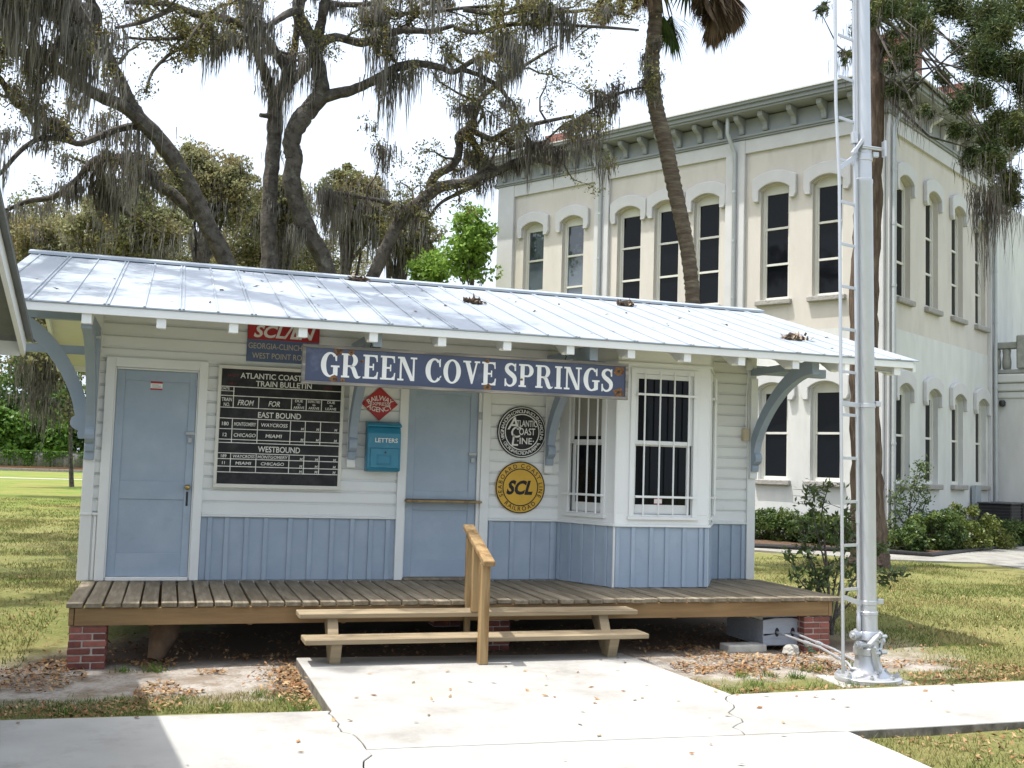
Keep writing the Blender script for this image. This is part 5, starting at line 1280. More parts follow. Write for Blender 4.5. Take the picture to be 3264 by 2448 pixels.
T2 = [
 ([(1180, 1900, 120), (1168, 1500, 95), (1165, 1150, 80), (1160, 1000, 75), (1165, 850, 72), (1175, 720, 70), (1185, 600, 70), (1190, 500, 72), (1192, 385, 76)], 10.2, 10.0, 0, .2),
 ([(1172, 395, 56), (1140, 300, 46), (1110, 220, 45), (1080, 130, 40), (1070, 50, 40), (1060, -40, 36), (1000, -200, 28)], 10.0, 9.0, .5, .9),
 ([(1210, 395, 58), (1240, 310, 58), (1200, 240, 46), (1150, 170, 40), (1060, 120, 40), (960, 80, 40), (840, 60, 36), (740, 20, 30), (640, 10, 26), (540, 10, 22)], 10.0, 7.5, 1.3, 2.0),
 ([(1240, 325, 50), (1265, 250, 36), (1280, 150, 35), (1290, 60, 35), (1300, -60, 32)], 10.0, 9.5, .5, .8),
 ([(1215, 400, 46), (1260, 350, 46), (1300, 310, 42), (1340, 270, 36), (1360, 200, 30)], 10.0, 10.1, 0, .3),
 ([(1185, 502, 34), (1150, 500, 24), (1124, 498, 20)], 10.0, 9.9, 0, 0),
 ([(1075, 170, 30), (980, 180, 26), (900, 185, 22), (820, 200, 20), (740, 230, 18), (660, 310, 15), (630, 400, 10)], 9.4, 8.5, 1.7, 2.2),
 ([(1040, 170, 22), (900, 160, 20), (760, 165, 18), (640, 170, 15), (540, 160, 12)], 9.4, 7.8, 1.5, 2.0),
 ([(900, 70, 28), (840, 140, 20), (800, 210, 15)], 8.2, 8.0, 1.8, 2.6),
 ([(760, 30, 26), (700, 60, 22), (600, 100, 18), (500, 120, 14)], 7.7, 7.0, 1.8, 2.2),
]
oak('live_oak', 'upright live oak with a pale straight trunk and forked top behind the depot', T2, (2.4, 10.2, 0), moss_L=.55)
T3 = [
 ([(1560, 1900, 120), (1500, 1450, 100), (1400, 1130, 90), (1340, 1020, 85), (1290, 900, 85), (1260, 780, 85), (1272, 690, 85), (1258, 620, 80), (1290, 530, 85), (1340, 470, 85), (1395, 400, 85)], 10.5, 9.4, 0, .2),
 ([(1395, 400, 76), (1380, 300, 70), (1350, 210, 65), (1320, 130, 65), (1290, 60, 60), (1300, -50, 55), (1330, -200, 45)], 9.4, 9.0, .2, .4),
 ([(1400, 415, 66), (1520, 390, 50), (1630, 340, 45), (1720, 290, 42), (1810, 275, 38), (1900, 290, 32), (1960, 310, 28), (2050, 260, 25), (2150, 235, 22), (2260, 190, 18)], 9.4, 7.0, 1.1, 1.7),
 ([(1370, 195, 46), (1450, 160, 40), (1560, 185, 38), (1650, 150, 36), (1750, 130, 32), (1860, 135, 24), (1960, 110, 18)], 9.2, 7.5, 1.3, 1.8),
 ([(1370, 175, 50), (1390, 90, 45), (1400, 30, 45), (1425, -60, 40), (1500, -200, 32)], 9.2, 8.4, .3, .5),
 ([(1410, 10, 34), (1480, 20, 28), (1560, 20, 26), (1640, 20, 24), (1700, 60, 22), (1780, 55, 20), (1880, 50, 18), (2000, 35, 16), (2200, 20, 14)], 9.0, 7.2, 1.6, 2.2),
 ([(1760, 110, 26), (1800, 40, 22), (1860, 10, 18), (1960, -10, 16), (2100, -30, 14)], 8.2, 7.0, 2.0, 2.4),
 ([(1300, 40, 40), (1240, 60, 34), (1180, 100, 28), (1120, 130, 20)], 9.0, 8.4, 1.2, 1.8),
 ([(2000, 300, 26), (2080, 330, 22), (2160, 380, 20), (2200, 440, 18)], 7.8, 7.4, 1.4, 2.0),
 ([(1960, 120, 24), (2060, 140, 22), (2180, 110, 20), (2320, 100, 18), (2480, 110, 16), (2640, 120, 13), (2760, 130, 10)], 7.6, 6.6, 2.0, 2.8),
 ([(2000, 40, 24), (2150, 60, 22), (2300, 40, 20), (2460, 50, 18), (2600, 40, 15), (2720, 70, 12)], 7.4, 6.6, 1.9, 2.8),
]
oak('live_oak', 'S-curved live oak trunk with limbs reaching high toward the palm', T3, (4.9, 10.4, 0), moss_L=.52)
T4 = [
 ([(1500, 1900, 110), (1545, 1450, 84), (1600, 1230, 66), (1680, 1050, 60), (1740, 940, 60), (1830, 860, 60), (1900, 810, 55), (2000, 790, 45), (2080, 760, 42), (2150, 740, 40), (2230, 700, 36), (2320, 690, 30), (2420, 720, 22)], 11.0, 8.5, .5, 1.2),
 ([(1850, 840, 46), (1880, 760, 42), (1960, 710, 40), (1985, 640, 38), (1980, 590, 36), (2020, 560, 38), (2070, 580, 30), (2130, 600, 28), (2200, 560, 25), (2290, 540, 22), (2380, 520, 18), (2480, 500, 14)], 9.8, 8.2, 1.0, 1.8),
 ([(2020, 570, 34), (2060, 640, 35), (2100, 700, 35), (2150, 740, 34)], 9.2, 8.9, .6, 1.6),
 ([(2030, 560, 30), (2060, 480, 28), (2080, 420, 26), (2160, 360, 24), (2240, 300, 20), (2320, 250, 16), (2400, 200, 12)], 9.2, 8.0, 1.4, 1.8),
 ([(2420, 560, 20), (2540, 490, 18), (2600, 450, 17), (2660, 410, 15), (2740, 385, 12), (2820, 370, 9)], 8.3, 7.6, 1.8, 2.0),
 ([(1740, 950, 34), (1680, 880, 26), (1600, 860, 20), (1500, 840, 16), (1420, 830, 12)], 10.2, 10.0, 1.5, 2.6),
 ([(2080, 790, 26), (1990, 830, 20), (1900, 880, 16), (1850, 950, 12)], 9.2, 9.4, 1.6, 2.8),
 ([(2200, 640, 28), (2300, 620, 24), (2400, 640, 20), (2470, 620, 16), (2560, 600, 12)], 8.4, 7.8, 1.5, 2.8),
]
oak('live_oak', 'low spreading live oak whose limbs reach towards the courthouse corner', T4, (5.4, 10.9, 0), moss_L=.50, mossmat=mossd, mthr=.64)

# ---- crowns made of many leaf clumps for the farther trees
def clumpy(C, Rv, nclump, nleaf, cr, shell=.35, flat=1.0):
    """leaf positions: clumps spread through an ellipsoid"""
    d = unit(nclump); r = (shell+(1-shell)*rng.random(nclump))[:, None]; c = C+d*r*Rv
    w_ = (.5+rng.random(nclump)); w_ /= w_.sum(); k = np.maximum(4, (w_*nclump*nleaf).astype(int)); idx = np.repeat(np.arange(nclump), k)
    q = unit(len(idx))*(rng.random(len(idx))**.45)[:, None]*cr*(.6+.8*rng.random(nclump))[idx][:, None]; q[:, 2] *= .75*flat
    return c[idx]+q, c
def far_tree(name, label, X_, Y_, h, Rv, m_, leaf=.16, nclump=70, nleaf=70, cr=None, group=None, mossy=0, tr=.18, lobes=3, aspect=.6, mm=moss, mL=.7, cxo=0.):
    t_ = thing(name, label, 'tree', (X_, Y_, 0), group=group)
    C = np.array([X_+cxo, Y_, h-Rv[2]]); P = []; CC = []
    for k in range(lobes):
        o_ = (unit(1)[0]*np.array(Rv)*.45 if lobes > 1 else np.zeros(3))
        p, c = clumpy(C+o_, np.array(Rv)*(.78 if lobes > 1 else 1), nclump//lobes, nleaf, cr or max(Rv)*.26); P.append(p); CC.append(c)
    P = np.concatenate(P); CC = np.concatenate(CC)
    base = np.array([X_, Y_, -.1])
    bb = MB(); q = smooth_poly([(*base, tr), (X_+.05*Rv[0], Y_, h*.25, tr*.8), (X_-.04*Rv[0], Y_, h*.5, tr*.6), (*C, tr*.35)], 4); bb.tube(q[:, :3], q[:, 3], 8, jit=.2); bb.build('trunk', bark, t_, smooth=True)
    bb = MB()
    for c in CC[rng.random(len(CC)) < .14]:
        s_ = q[rng.integers(len(q)*2//3, len(q)), :3]; mdl = (s_+c)/2+rng.normal(0, .15*max(Rv)*.3, 3); bb.tube([s_, mdl, c], [tr*.3, tr*.2, tr*.06], 5, cap=False)
    bb.build('limbs', bark, t_)['kind'] = 'stuff'
    soup('crown', leaves(P, leaf, aspect), 4, m_, t_)['kind'] = 'stuff'
    if mossy: soup('hanging_moss', moss_clumps(CC[rng.random(len(CC)) < mossy]-[0, 0, .2], 16, mL, .3, .03), 4, mm, t_)['kind'] = 'stuff'
    return t_
def place(x, Y): p = atY(x, 700, Y); return p[0]
def top_z(x, y, Y): return atY(x, y, Y)[2]
fo = 'olive-brown oaks behind the depot'
def fot(x, ytop, Y, rx, label, moss_=.25, nc=90, nl=230, rz=None, tx=None):
    tx = x if tx is None else tx
    h = top_z(x, ytop, Y); k = KD*(Y-CAM[1])/F; far_tree('background_oak', label, place(tx, Y), Y, h, (rx*k, rx*k*.8, (rz or rx*.75)*k), oakfar, .11, nc*2, nl//2+10, cr=rx*k*.17, group=fo, mossy=moss_, tr=.28, mm=moss, cxo=place(x, Y)-place(tx, Y))
fot(70, 430, 27, 120, 'olive oak behind the depot furthest toward the open field', .3, 100, tx=260)
fot(250, 345, 24, 130, 'tall olive-gold oak between the field and the leaning live oak', .3, 110)
fot(430, 285, 26, 130, 'tallest olive-brown oak standing behind the leaning live oak', .2, 120)
fot(600, 390, 30, 95, 'olive oak seen between the two upright trunks', .3)
fot(740, 375, 25, 100, 'grey-olive mossy oak behind the S-curved trunk', .5, 100)
fot(860, 440, 26, 90, 'low mossy oak beside the bright green tree', .5)
fot(330, 430, 32, 165, 'dense low oak in the row far behind the depot', .3, 100)
fot(150, 470, 34, 135, 'small olive oak low in the row behind the depot', .2, 80, tx=300)
fot(540, 425, 34, 160, 'broad low oak filling the gap behind the upright trunk', .2, 100)
fot(680, 455, 36, 150, 'low rounded oak deep behind the S-curved trunk', .3, 90)
fot(0, 520, 36, 110, 'pale olive oak at the field end of the row', .2, 70, tx=240)
x_, Y_ = 1020, 22; k = KD*(Y_-CAM[1])/F
far_tree('spring_tree', 'bright yellow-green leafy tree beside the courthouse end wall', place(x_, Y_), Y_, top_z(1010, 455, Y_), (66*k, 60*k, 86*k), bright, .15, 110, 42, tr=.10, lobes=4, cr=.36)
far_tree('spring_tree', 'smaller fresh green tree low behind the depot ridge', place(920, 24), 24, top_z(920, 545, 24), (60*k, 50*k, 55*k), bright, .15, 70, 36, tr=.10, lobes=3, cr=.36)

# ---- far field at the left: fence, woods, single tree with moss
fn = thing('board_fence', 'long weathered grey board fence with vines beyond the railway', 'fence', (-15, 118, 0))
fw = mat('fence_wood', (.13, .12, .122), .95, .25, .8, .0, col2=(.17, .16, .155), mscale=.6, attr=True, stretch=(3, 3, .3))
a_ = np.array([-75., 128.]); b_ = np.array([70., 110.]); n = 900
t0 = np.arange(n)/n; q = []
for t_ in t0:
    p = a_+(b_-a_)*t_; p2 = a_+(b_-a_)*(t_+.93/n); zt = 1.85+rng.normal(0, .03)
    q.append([(p[0], p[1], 0), (p2[0], p2[1], 0), (p2[0], p2[1], zt), (p[0], p[1], zt)])
o = soup('fence_boards', q, 4, fw, fn); o['kind'] = 'stuff'; md = o.modifiers.new('solid', 'SOLIDIFY'); md.thickness = .03
bb = MB(); bb.bar((*a_, 1.88), (*b_, 1.88), .12, .06); bb.build('cap_rail', fw, fn)
P = []
for t_ in rng.random(26):
    p = a_+(b_-a_)*(.3+.3*t_); k_ = rng.integers(60, 200); P.append(np.column_stack([p[0]+rng.normal(0, .5, k_), np.full(k_, p[1]-.12)+rng.normal(0, .06, k_), 1.95-np.abs(rng.normal(0, rng.uniform(.3, .9), k_))]))
P = np.concatenate(P); P = P[P[:, 2] > .05]; soup('vines', leaves(P, .22, .8), 4, vine, fn)['kind'] = 'stuff'
labels = ['dark green woodland tree beyond the fence, nearest the depot wall', 'mid-green tree in the woods beyond the fence', 'rounded fresh green tree low over the fence boards', 'tall dark tree at the back of the woods beyond the fence', 'broad leafy tree at the far end of the fence woods', 'bushy light green tree just over the fence']
for k_, (x, yt, Y_, rx, rz) in enumerate(((150, 800, 135, 55, 75), (60, 770, 140, 60, 85), (40, 880, 126, 42, 45), (110, 700, 155, 70, 110), (-30, 740, 145, 70, 100), (120, 890, 127, 40, 40))):
    s_ = KD*(Y_-CAM[1])/F; far_tree('woodland_tree', labels[k_], place(x, Y_), Y_, top_z(x, yt, Y_), (rx*s_, rx*s_*.7, top_z(x, yt, Y_)*.52), wood_g if k_ not in (2, 5) else vine, .55, 70, 110, group='woods beyond the fence', tr=.3, lobes=3)
p0 = atZ(155, 1052, 0); Yt = p0[1]
ft = [([(310, 2104, 24), (306, 1960, 20), (304, 1800, 19), (306, 1600, 18), (300, 1420, 14), (290, 1300, 10)], Yt, Yt, .0, .1),
      ([(305, 1700, 12), (240, 1560, 10), (170, 1460, 8), (100, 1420, 6)], Yt, Yt-2, .9, .6), ([(303, 1560, 12), (250, 1400, 9), (200, 1300, 7), (150, 1240, 5)], Yt, Yt-1, .9, .6), ([(304, 1650, 10), (350, 1500, 8), (390, 1400, 6)], Yt, Yt, .8, .4)]
t_ = thing('field_tree', 'slender lone tree with hanging moss on the far lawn by the railway', 'tree', tuple(p0))
TW = []; ends = []; along = []
for i, (pix, a0, a1, tw, mo) in enumerate(ft):
    bb = MB(); S = limb(bb, pix, a0, a1, n=7); bb.build('trunk' if i == 0 else 'limb', bark, t_, smooth=True)
    if tw: twigs(S, 10, (1.2, 3.0), .05, 1, TW, ends, along)
bb = MB()
for p, r_ in TW: bb.tube(p, r_, 4, cap=False)
bb.build('twigs', bark, t_)['kind'] = 'stuff'
E_ = np.concatenate(ends); P = np.repeat(E_, 14, axis=0)+rng.normal(0, .36, (len(E_)*14, 3)); P = P[P[:, 2] > 2.6]; soup('crown', leaves(P, .24, .6), 4, oakfar, t_)['kind'] = 'stuff'
C = np.concatenate([atY(x, y, Yt-1)[None] for x, y in ((95, 770), (80, 800), (100, 820), (88, 840), (105, 790), (75, 830), (92, 860), (120, 740), (60, 770), (85, 790), (110, 810), (70, 850), (97, 870))])
o = soup('hanging_moss', moss_clumps(C, 60, 1.2, .45, .05, 4), 4, mossd, t_); o['kind'] = 'stuff'

# ---- cabbage palm in front of the courthouse
Yp = 7.6
pm = [(740, -60, 50), (738, 40, 52), (738, 80, 55), (725, 230, 60), (728, 330, 60), (745, 450, 62), (775, 560, 62), (800, 680, 62), (830, 820, 60), (860, 960, 58), (880, 1100, 58), (888, 1230, 58), (892, 1600, 64), (892, 2100, 70)]
pts = []
for x, y, w_ in pm:
    p = atY((1500+x/1.254)/KD, (y/1.254)/KD, Yp); D = (p-CAM).dot(CF); pts.append((*p, w_/1.254*D/F/2))
pts[-1] = (pts[-1][0], pts[-1][1], 0., pts[-1][3])
palm = thing('cabbage_palm', 'tall curved cabbage palm rising in front of the courthouse windows', 'palm', (pts[-1][0], Yp, 0))
S = smooth_poly(pts, 14); S[:, 3] *= 1+.06*(np.arange(len(S)) % 3 == 0)-.04*(np.arange(len(S)) % 3 == 1)
bb = MB(); bb.tube(S[:, :3], S[:, 3], 16, jit=.10); bb.build('trunk', pbark, palm, smooth=True)
top = S[0, :3]+np.array([0, 0, .25])
def fan(o_, d, size, spread, dro, n=22):
    """one fan leaf: leaflets radiating from the end of its stalk"""
    d = np.array(d, float); d /= np.linalg.norm(d); side = np.cross(d, [0, 0, 1.]); side /= (np.linalg.norm(side)+1e-9); q = []
    for k_ in range(n):
        a = (k_/(n-1)-.5)*spread; v = d*math.cos(a)+side*math.sin(a); L = size*(1-.25*abs(k_/(n-1)-.5)*2)*rng.uniform(.85, 1.1); w_ = size*.035
        m1 = o_+v*L*.5+np.array([0, 0, -dro*L*.12]); e = o_+v*L*.92+np.array([0, 0, -dro*L*.5]); sd = np.cross(v, [0, 0, 1.]); sd /= (np.linalg.norm(sd)+1e-9); sd += rng.normal(0, .2, 3)
        q.append([o_, m1+sd*w_, m1, m1-sd*w_]); q.append([m1+sd*w_, e, e, m1-sd*w_])
    return q
green = []; dead = []; st = MB()
for k_ in range(34):
    a = rng.random()*2*math.pi; el = rng.uniform(-.2, 1.3); d = np.array([math.cos(a)*math.cos(el), math.sin(a)*math.cos(el), math.sin(el)]); L = rng.uniform(.7, 1.2); e = top+d*L; st.tube([top, top+d*L*.5+[0, 0, .05], e], [.025, .02, .012], 5); green += fan(e, d*.6+np.array([0, 0, -.35]), rng.uniform(.7, .95), 3.6, .8)
def px2(x, y): return atY((1500+x/1.254)/KD, (y/1.254)/KD, Yp)
for x, y, dx, s_ in ((800, 90, .5, .75), (770, 60, .7, .6), (805, 60, .2, .8)):
    e = px2(x, y); st.tube([top, (top+e)/2+[0, 0, .1], e], [.025, .02, .012], 5); green += fan(e, (dx, .1, -1), s_, 2.2, .4, 20)
for x, y, dx, s_ in ((930, -20, .15, .95), (1000, -30, .25, 1.1), (1050, -20, .1, .9), (960, 10, 0, .9), (690, -40, -.2, .8), (620, -60, -.3, .8), (540, -40, -.1, .8), (1010, 10, .05, 1.0), (980, -60, .3, 1.1), (1060, -60, .3, 1.0), (660, -20, -.15, .6), (580, -20, -.1, .6), (900, -60, .2, .8)):
    e = px2(x, y)+np.array([0, rng.normal(0, .3), 0]); st.tube([top, (top+e)/2+[0, 0, .25], e], [.025, .02, .012], 5)
    for _ in range(2): dead += fan(e, (dx+rng.normal(0, .1), rng.normal(0, .2), -1), s_, 1.3, .1, 26)
st.build('leaf_stalks', pbark, palm)
soup('green_fronds', green, 4, palmf, palm)['kind'] = 'stuff'; soup('dead_fronds', dead, 4, deadf, palm)['kind'] = 'stuff'

# ---- red cedar behind the water column
Yc = 7.3
cp = [(1850, -150, 36), (1868, -40, 44), (1878, 60, 50), (1885, 160, 56), (1882, 300, 62), (1876, 420, 66), (1870, 560, 68), (1866, 700, 70), (1868, 850, 72), (1872, 1000, 76), (1876, 1120, 84), (1878, 1200, 100)]
pts = []
for x, y, w_ in cp:
    p = atY(x, y, Yc); D = (p-CAM).dot(CF); pts.append((*p, w_*KD*D/F/2*.84))
zb_ = pts[-1][2]
cedar = thing('red_cedar', 'shaggy-barked cedar with dark drooping foliage behind the water column', 'tree', (pts[-1][0], Yc, 0))
pts.append((pts[-1][0], Yc, -.1, pts[-1][3]*1.15))
S = smooth_poly(pts, 6); bb = MB(); bb.tube(S[:, :3], S[:, 3], 14, jit=.22); bb.build('trunk', cbark, cedar, smooth=True)
bb = MB(); P = []; MC = []; rngc = np.random.default_rng(3)
def cclump(x, y, r, Y_, n, dark=1.0):
    c = atY(x, y, Y_); k_ = KD*(Y_-CAM[1])/F; q = c+rng.normal(0, r*k_*.42, (n, 3)); return q, c
cl = []
for x, y, r, n in ((1930, 20, 40, 900), (1985, 10, 45, 1000), (2050, 15, 45, 1100), (2120, 30, 50, 1300), (2190, 40, 55, 1400), (1905, 90, 26, 500), (1950, 120, 24, 500), (1925, 190, 22, 420), (1960, 200, 18, 250), (2090, 100, 38, 900), (2150, 130, 45, 1200), (2205, 160, 45, 1200), (2110, 210, 34, 800), (2165, 240, 40, 1000), (2205, 290, 38, 1000), (2130, 290, 30, 700), (2075, 285, 24, 500), (2170, 340, 32, 800), (2200, 400, 30, 700), (2095, 330, 18, 300), (2160, 420, 22, 420), (1850, 60, 16, 160), (1830, 120, 12, 80), (2000, 70, 22, 300), (2040, 170, 16, 160), (1990, 240, 14, 120), (1780, 10, 14, 90), (2230, 220, 40, 900), (2150, 60, 50, 900)):
    Y_ = Yc+rngc.uniform(-2.2, 1.2)
    for s_ in range(4):
        q, c = cclump(x+rngc.normal(0, r*.55), y+rngc.normal(0, r*.55), r*.95, Y_+rngc.normal(0, .4), int(n*.8)); P.append(q); cl.append(c)
for c in cl[::5]:
    i = rng.integers(0, len(S)//3); s_ = S[i, :3]; bb.tube([s_, (s_*2+c)/3+rng.normal(0, .2, 3), (s_+c*2)/3+rng.normal(0, .2, 3)-[0, 0, .1], c], [.035, .026, .016, .006], 5, cap=False)
bb.build('limbs', bark, cedar)['kind'] = 'stuff'
P = np.concatenate(P); soup('crown', leaves(P, .11, .22, .3, .35), 4, cedl, cedar)['kind'] = 'stuff'
MC = np.array(cl)[rng.random(len(cl)) < .8]
big = np.array([atY(x, y, Yc-1) for x, y in ((2120, 410), (2135, 430), (2150, 445), (2110, 400), (2165, 430), (2140, 410), (2125, 450), (2175, 450), (2105, 420))])
o = soup('hanging_moss', np.concatenate([moss_clumps(MC, 14, .55, .12, .014), moss_clumps(big, 34, 1.0, .12, .014, 4)]), 4, mossd, cedar); o['kind'] = 'stuff'

# ---- shrubs
def shrub(name, label, c, Rv, n, m_, leaf=.06, group=None, cat='shrub', stems=6, asp=.5):
    t_ = thing(name, label, cat, (c[0], c[1], 0), group=group)
    P, CC = clumpy(np.array([c[0], c[1], Rv[2]*.95]), np.array(Rv), 46, n//46, max(Rv)*.30, .6)
    P = P[P[:, 2] > .03]
    bb = MB()
    for q in CC[rng.random(len(CC)) < .35]: bb.tube([(c[0], c[1], 0), (np.array([c[0], c[1], 0])+q)/2+rng.normal(0, .04, 3), q], [.014, .010, .004], 5, cap=False)
    bb.build('stems', bark, t_)['kind'] = 'stuff'
    soup('foliage', leaves(P, leaf, asp), 4, m_, t_)['kind'] = 'stuff'; return t_
hg = 'clipped shrubs along the courthouse wall'
for x, Rr, y, lb in ((1650, .62, 1168, 'low green hedge shrub, the one nearest the depot corner'), (1700, .60, 1172, 'rounded green hedge shrub, second from the depot corner'), (1752, .66, 1176, 'rounded green hedge shrub, third from the depot corner'), (1805, .62, 1180, 'rounded green hedge shrub, last of the row beside the cedar')):
    p = atZ(x, y+6, 0); p = p+(p-CAM)*np.array([1, 1, 0])*.03; shrub('hedge_shrub', lb, p, (Rr, Rr*.8, .42), 5200, shrl, .075, hg)
for x, y, Rr, h_, m_, lb in ((1960, 1196, .55, .32, shrl, 'small green shrub at the cedar trunk beside the mulch'), (2020, 1192, .75, .50, shrl, 'dark green leafy shrub in the middle of the mulch bed'), (2075, 1190, .85, .58, shry, 'yellow-green spreading shrub under the courthouse windows'), (2130, 1186, .75, .34, shry, 'pale leafy shrub in front of the air conditioners'), (2185, 1180, .7, .34, shrl, 'green shrub at the end of the mulch bed'), (1990, 1178, .5, .36, shrl, 'low shrub behind the slender young tree')):
    p = atZ(x, y, 0); shrub('bed_shrub', lb, p, (Rr, Rr*.8, h_), 5600, m_, .085, 'shrubs in the mulch bed')
def sapling(name, label, base, stems, m_, leaf, per, cat='sapling', spread=.07):
    t_ = thing(name, label, cat, tuple(base)); P = []; bb = MB()
    for pth in stems:
        S = smooth_poly([(*p, r_) for p, r_ in pth], 5); bb.tube(S[:, :3], S[:, 3], 6)
        for _ in range(int(len(S)*1.2)):
            i = rng.integers(len(S)//3, len(S)); d = unit(1)[0]; d[2] = abs(d[2])*.6; L = rng.uniform(.10, .34); e = S[i, :3]+d*L; bb.tube([S[i, :3], e], [.004, .002], 4, cap=False); k_ = rng.poisson(per); f = rng.random(k_)[:, None]
            P.append(S[i, :3]*(1-f)+e*f+rng.normal(0, spread*.6, (k_, 3)))
    bb.build('stems', bark, t_)['kind'] = 'stuff'
    soup('foliage', leaves(np.concatenate(P), leaf, .38), 4, m_, t_)['kind'] = 'stuff'; return t_
pb_ = atZ(1797, 1372, 0); Ys = pb_[1]
A = lambda x, y, r_: (atY(x, y, Ys), r_)
st_ = [[A(1797, 1372, .022), A(1790, 1280, .016), A(1782, 1180, .012), A(1775, 1110, .008), A(1790, 1050, .004)], [A(1797, 1360, .018), A(1770, 1270, .012), A(1745, 1200, .008), A(1735, 1130, .004)], [A(1797, 1365, .018), A(1815, 1260, .012), A(1825, 1180, .008), A(1830, 1090, .004)], [A(1795, 1340, .014), A(1760, 1290, .010), A(1725, 1250, .006), A(1710, 1200, .003)],
       [A(1790, 1250, .01), A(1765, 1150, .007), A(1755, 1090, .004), A(1768, 1060, .003)], [A(1797, 1350, .014), A(1840, 1260, .010), A(1880, 1210, .007), A(1905, 1180, .004)], [A(1800, 1340, .012), A(1860, 1280, .008), A(1910, 1250, .005), A(1935, 1240, .003)], [A(1790, 1300, .010), A(1765, 1240, .008), A(1730, 1160, .005)], [A(1795, 1330, .012), A(1810, 1230, .008), A(1850, 1150, .005)]]
sapling('sapling', 'leggy leafy sapling growing at the platform end behind the ladder', pb_, st_, sapl, .085, 6, spread=.05)
pb_ = atZ(1968, 1192, 0)+np.array([.4, .5, 0]); Ys = pb_[1]
st_ = [[A(1965, 1190, .03), A(1963, 1130, .022), A(1968, 1080, .014), A(1985, 1030, .008), A(1995, 1008, .004)], [A(1964, 1150, .018), A(1940, 1110, .010), A(1930, 1075, .005)], [A(1965, 1140, .018), A(1990, 1105, .010), A(2005, 1075, .005)], [A(1964, 1120, .014), A(1948, 1080, .008), A(1945, 1045, .004)], [A(1964, 1165, .014), A(1935, 1150, .008), A(1922, 1135, .004)], [A(1966, 1110, .012), A(1985, 1075, .008), A(1975, 1045, .004)]]
sapling('young_tree', 'slender young tree with small dark leaves in the mulch bed', pb_, st_, sapl, .10, 13, cat='tree', spread=.13)

# ---- grass, leaf litter
def blades(X_, Y_, Z_, h, w_=.006):
    n = len(X_); az = rng.random(n)*2*math.pi; e = np.stack([np.cos(az), np.sin(az), np.zeros(n)], 1); P = np.stack([X_, Y_, Z_], 1); ln = rng.normal(0, .45, (n, 2)); hh = h*(.4+.9*rng.random(n))
    T_ = P.copy(); T_[:, 2] += hh; T_[:, :2] += ln*hh[:, None]; wv = (w_*(.7+.6*rng.random(n)))[:, None]
    return np.stack([P-e*wv, P+e*wv, T_], 1)
def onslab(x, y):
    m_ = (y < -3.62+.0*x)&(y > -4.98)&((x < 1.9) | (x > 4.4)) | ((x > 1.85)&(x < 4.95)&(y < -1.78)&(y > -4.98)) | ((y < -4.78)&(x < 5.13))
    return m_
G_ = []
def lawn(n, x0, x1, y0, y1, h, w_, dens=None):
    x = rng.uniform(x0, x1, n); y = rng.uniform(y0, y1, n); k_ = ~onslab(x, y)
    bare = (x > -.3-.5*(y < -1.6))&(x < 7.9)&(y > -2.75)&(y < 4)
    k_ &= ~(bare&(rng.random(n) > .02)); k_ &= ~((x > 0)&(x < 7.3)&(y > -1.6)&(y < 4))
    cl_ = vnoise(x, y, 1.1, 21); k_ &= rng.random(n) < np.clip((cl_-.22)*2.2, .12, 1)
    x, y = x[k_], y[k_]; G_.append(blades(x, y, gz(x, y)-.005, h, w_))
lawn(15000, -1.5, 2.0, -3.75, -2.6, .032, .004); lawn(26000, 4.9, 9.5, -3.72, -1.5, .04, .004); lawn(26000, 5.0, 9.0, -8, -4.9, .05, .004)
lawn(80000, 7.3, 16, -1.6, 9, .05, .006); lawn(40000, -5, 0.1, -1.9, 9, .05, .006); lawn(40000, -7, .2, 9, 20, .05, .009); lawn(22000, -8, .2, 18, 34, .05, .012)
o = soup('grass', np.concatenate(G_), 3, grassm); tag(o, 'short dry lawn grass round the depot', 'grass', kind='stuff')
tf = []
for x, y in [(5.85, -2.75), (6.05, -2.85), (6.3, -3.3), (5.5, -3.1), (5.6, -2.7), (6.0, -3.3), (.75, -1.72), (.5, -1.75), (1.5, -2.95), (1.65, -3.1), (1.2, -3.3), (.2, -3.2), (7.2, -3.4), (6.9, -2.4), (1.75, -3.4), (2.2, -1.72), (7.6, -2.9), (6.4, -2.6), (.95, -2.9)]:
    n = rng.integers(25, 75); q_ = rng.uniform(.03, .07); xx = x+rng.normal(0, q_, n); yy = y+rng.normal(0, q_*.8, n); tf.append(blades(xx, yy, gz(xx, yy), rng.uniform(.04, .09), .0035))
tuftm = mat('green_tuft', (.11, .19, .035), .7, .25, 2, attr=True, translucent=.35)
o = soup('grass_tufts', np.concatenate(tf), 3, tuftm); tag(o, 'fresh green grass tufts in the sand before the platform', 'grass', kind='stuff')
def litter_pts(n, x0, x1, y0, y1, zf, pw=1.0):
    x = rng.uniform(x0, x1, n); y = rng.uniform(y0, y1, n); return x, y
LP = []
for n, x0, x1, y0, y1, th in ((4200, -.6, 1.9, -2.7, -1.2, .55), (3600, 4.9, 7.2, -2.7, -1.2, .48), (2200, -.8, 1.95, -3.6, -2.5, .55), (3500, 5, 9, -3.6, -2.2, .5), (2400, 0, 7.2, -1.5, .2, .2), (2500, 7, 13, -2, 6, .4), (1800, -4, 0, -2, 6, .4), (900, 5.2, 8.5, -6, -4.95, .3)):
    x = rng.uniform(x0, x1, n); y = rng.uniform(y0, y1, n); k_ = (~onslab(x, y))&(vnoise(x, y, 2.6, 31) > th); LP.append(np.stack([x[k_], y[k_], gz(x[k_], y[k_])+.012+.012*rng.random(k_.sum())], 1))
n = 900; x = 1.86-np.abs(rng.normal(0, .13, n)); y = rng.uniform(-3.3, -1.75, n); y = y*.6-.75*(1); LP.append(np.stack([x, -2.45+rng.normal(0, .42, n), gz(x, y)+.015+.03*rng.random(n)], 1))
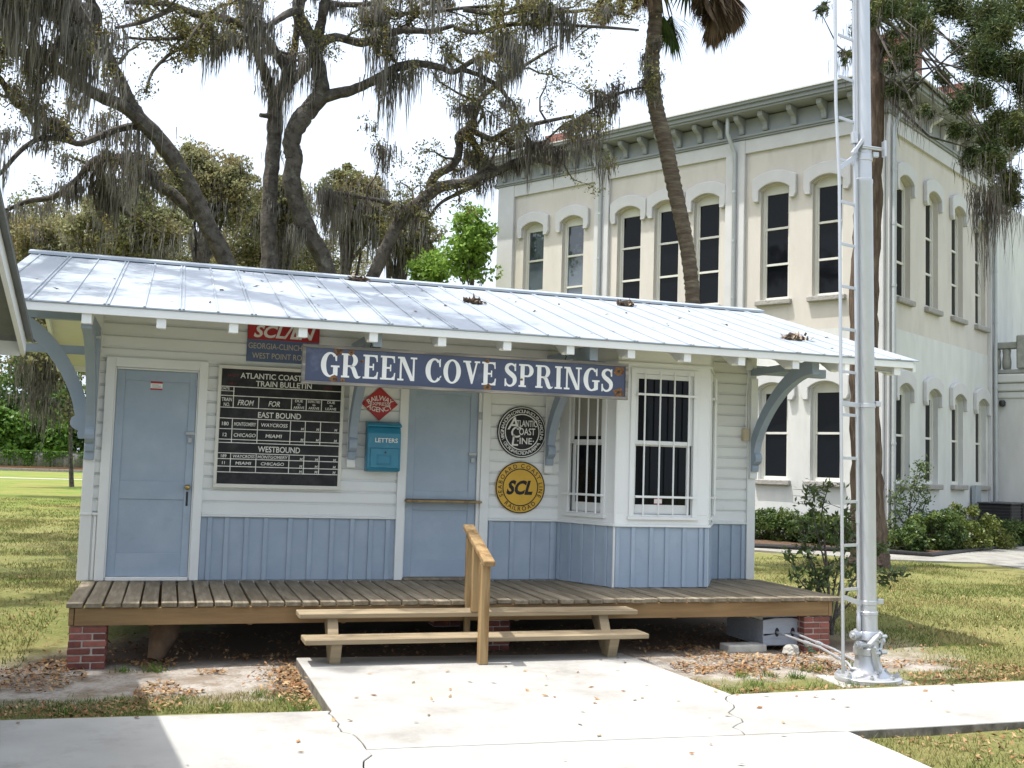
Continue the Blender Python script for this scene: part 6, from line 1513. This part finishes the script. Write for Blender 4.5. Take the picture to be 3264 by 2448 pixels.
P = np.concatenate(LP); n = len(P)
def flat_leaves(P, size, tilt=.35):
    n = len(P); az = rng.random(n)*2*math.pi; a = np.stack([np.cos(az), np.sin(az), rng.normal(0, tilt, n)], 1); b = np.stack([-np.sin(az), np.cos(az), rng.normal(0, tilt, n)], 1); s_ = (size*(.6+.8*rng.random(n)))[:, None]
    return np.stack([P-a*s_*.5, P+b*s_*.22, P+a*s_*.5, P-b*s_*.22], 1)
o = soup('leaf_litter', flat_leaves(P, .040), 4, litter); tag(o, 'brown fallen leaves scattered on the sand and grass before the depot', 'leaves', kind='stuff')
x = rng.uniform(-.5, 7, 150); y = rng.uniform(-6, -1.9, 150); k_ = onslab(x, y); P = np.stack([x[k_], y[k_], np.full(k_.sum(), ZS+.008)], 1)
o = soup('fallen_leaves', flat_leaves(P, .05, .2), 4, litter); tag(o, 'few brown leaves lying on the pale concrete walk', 'leaves', kind='stuff')
# dead leaves and moss clumps on the metal roof
def rp(x, y): return np.array([x, y, slope(y)+.012])
x = rng.uniform(-.6, 8.2, 80); y = rng.uniform(-1.4, 1.8, 80); P = np.stack([x, y, slope(y)+.008], 1)
o = soup('roof_leaves', flat_leaves(P, .06, .15), 4, litter); tag(o, 'scattered dry leaves and twigs on the depot roof', 'leaves', kind='stuff')
drym = mat('dry_moss', (.25, .195, .145), .95, .3, 20, attr=True)
def roofpix(x, y):
    d = ray(x, y); nrm = np.array([0, -SL, 1.]); p0_ = np.array([0, YE, ZE]); t_ = (p0_-CAM).dot(nrm)/d.dot(nrm); return CAM+d*t_
for x, y, w_, lb in ((1718, 734, .17, 'largest brown clump of dry moss, near the eave at the courthouse end of the roof'), (1352, 661, .11, 'small dry moss clump high on the courthouse half of the roof'), (1022, 656, .10, 'small dry moss clump halfway down the middle of the roof'), (776, 607, .12, 'flat dry moss clump lying against the roof ridge')):
    c = roofpix(x, y); n = 170; q = c+np.stack([rng.normal(0, w_*.42, n), rng.normal(0, w_*.18, n), np.abs(rng.normal(0, .018, n))], 1); q[:, 2] = slope(q[:, 1])+.006+np.abs(rng.normal(0, .022, n))
    tag(soup('moss_clump', flat_leaves(q, .075, .5)*1.0, 4, drym), lb, 'moss')
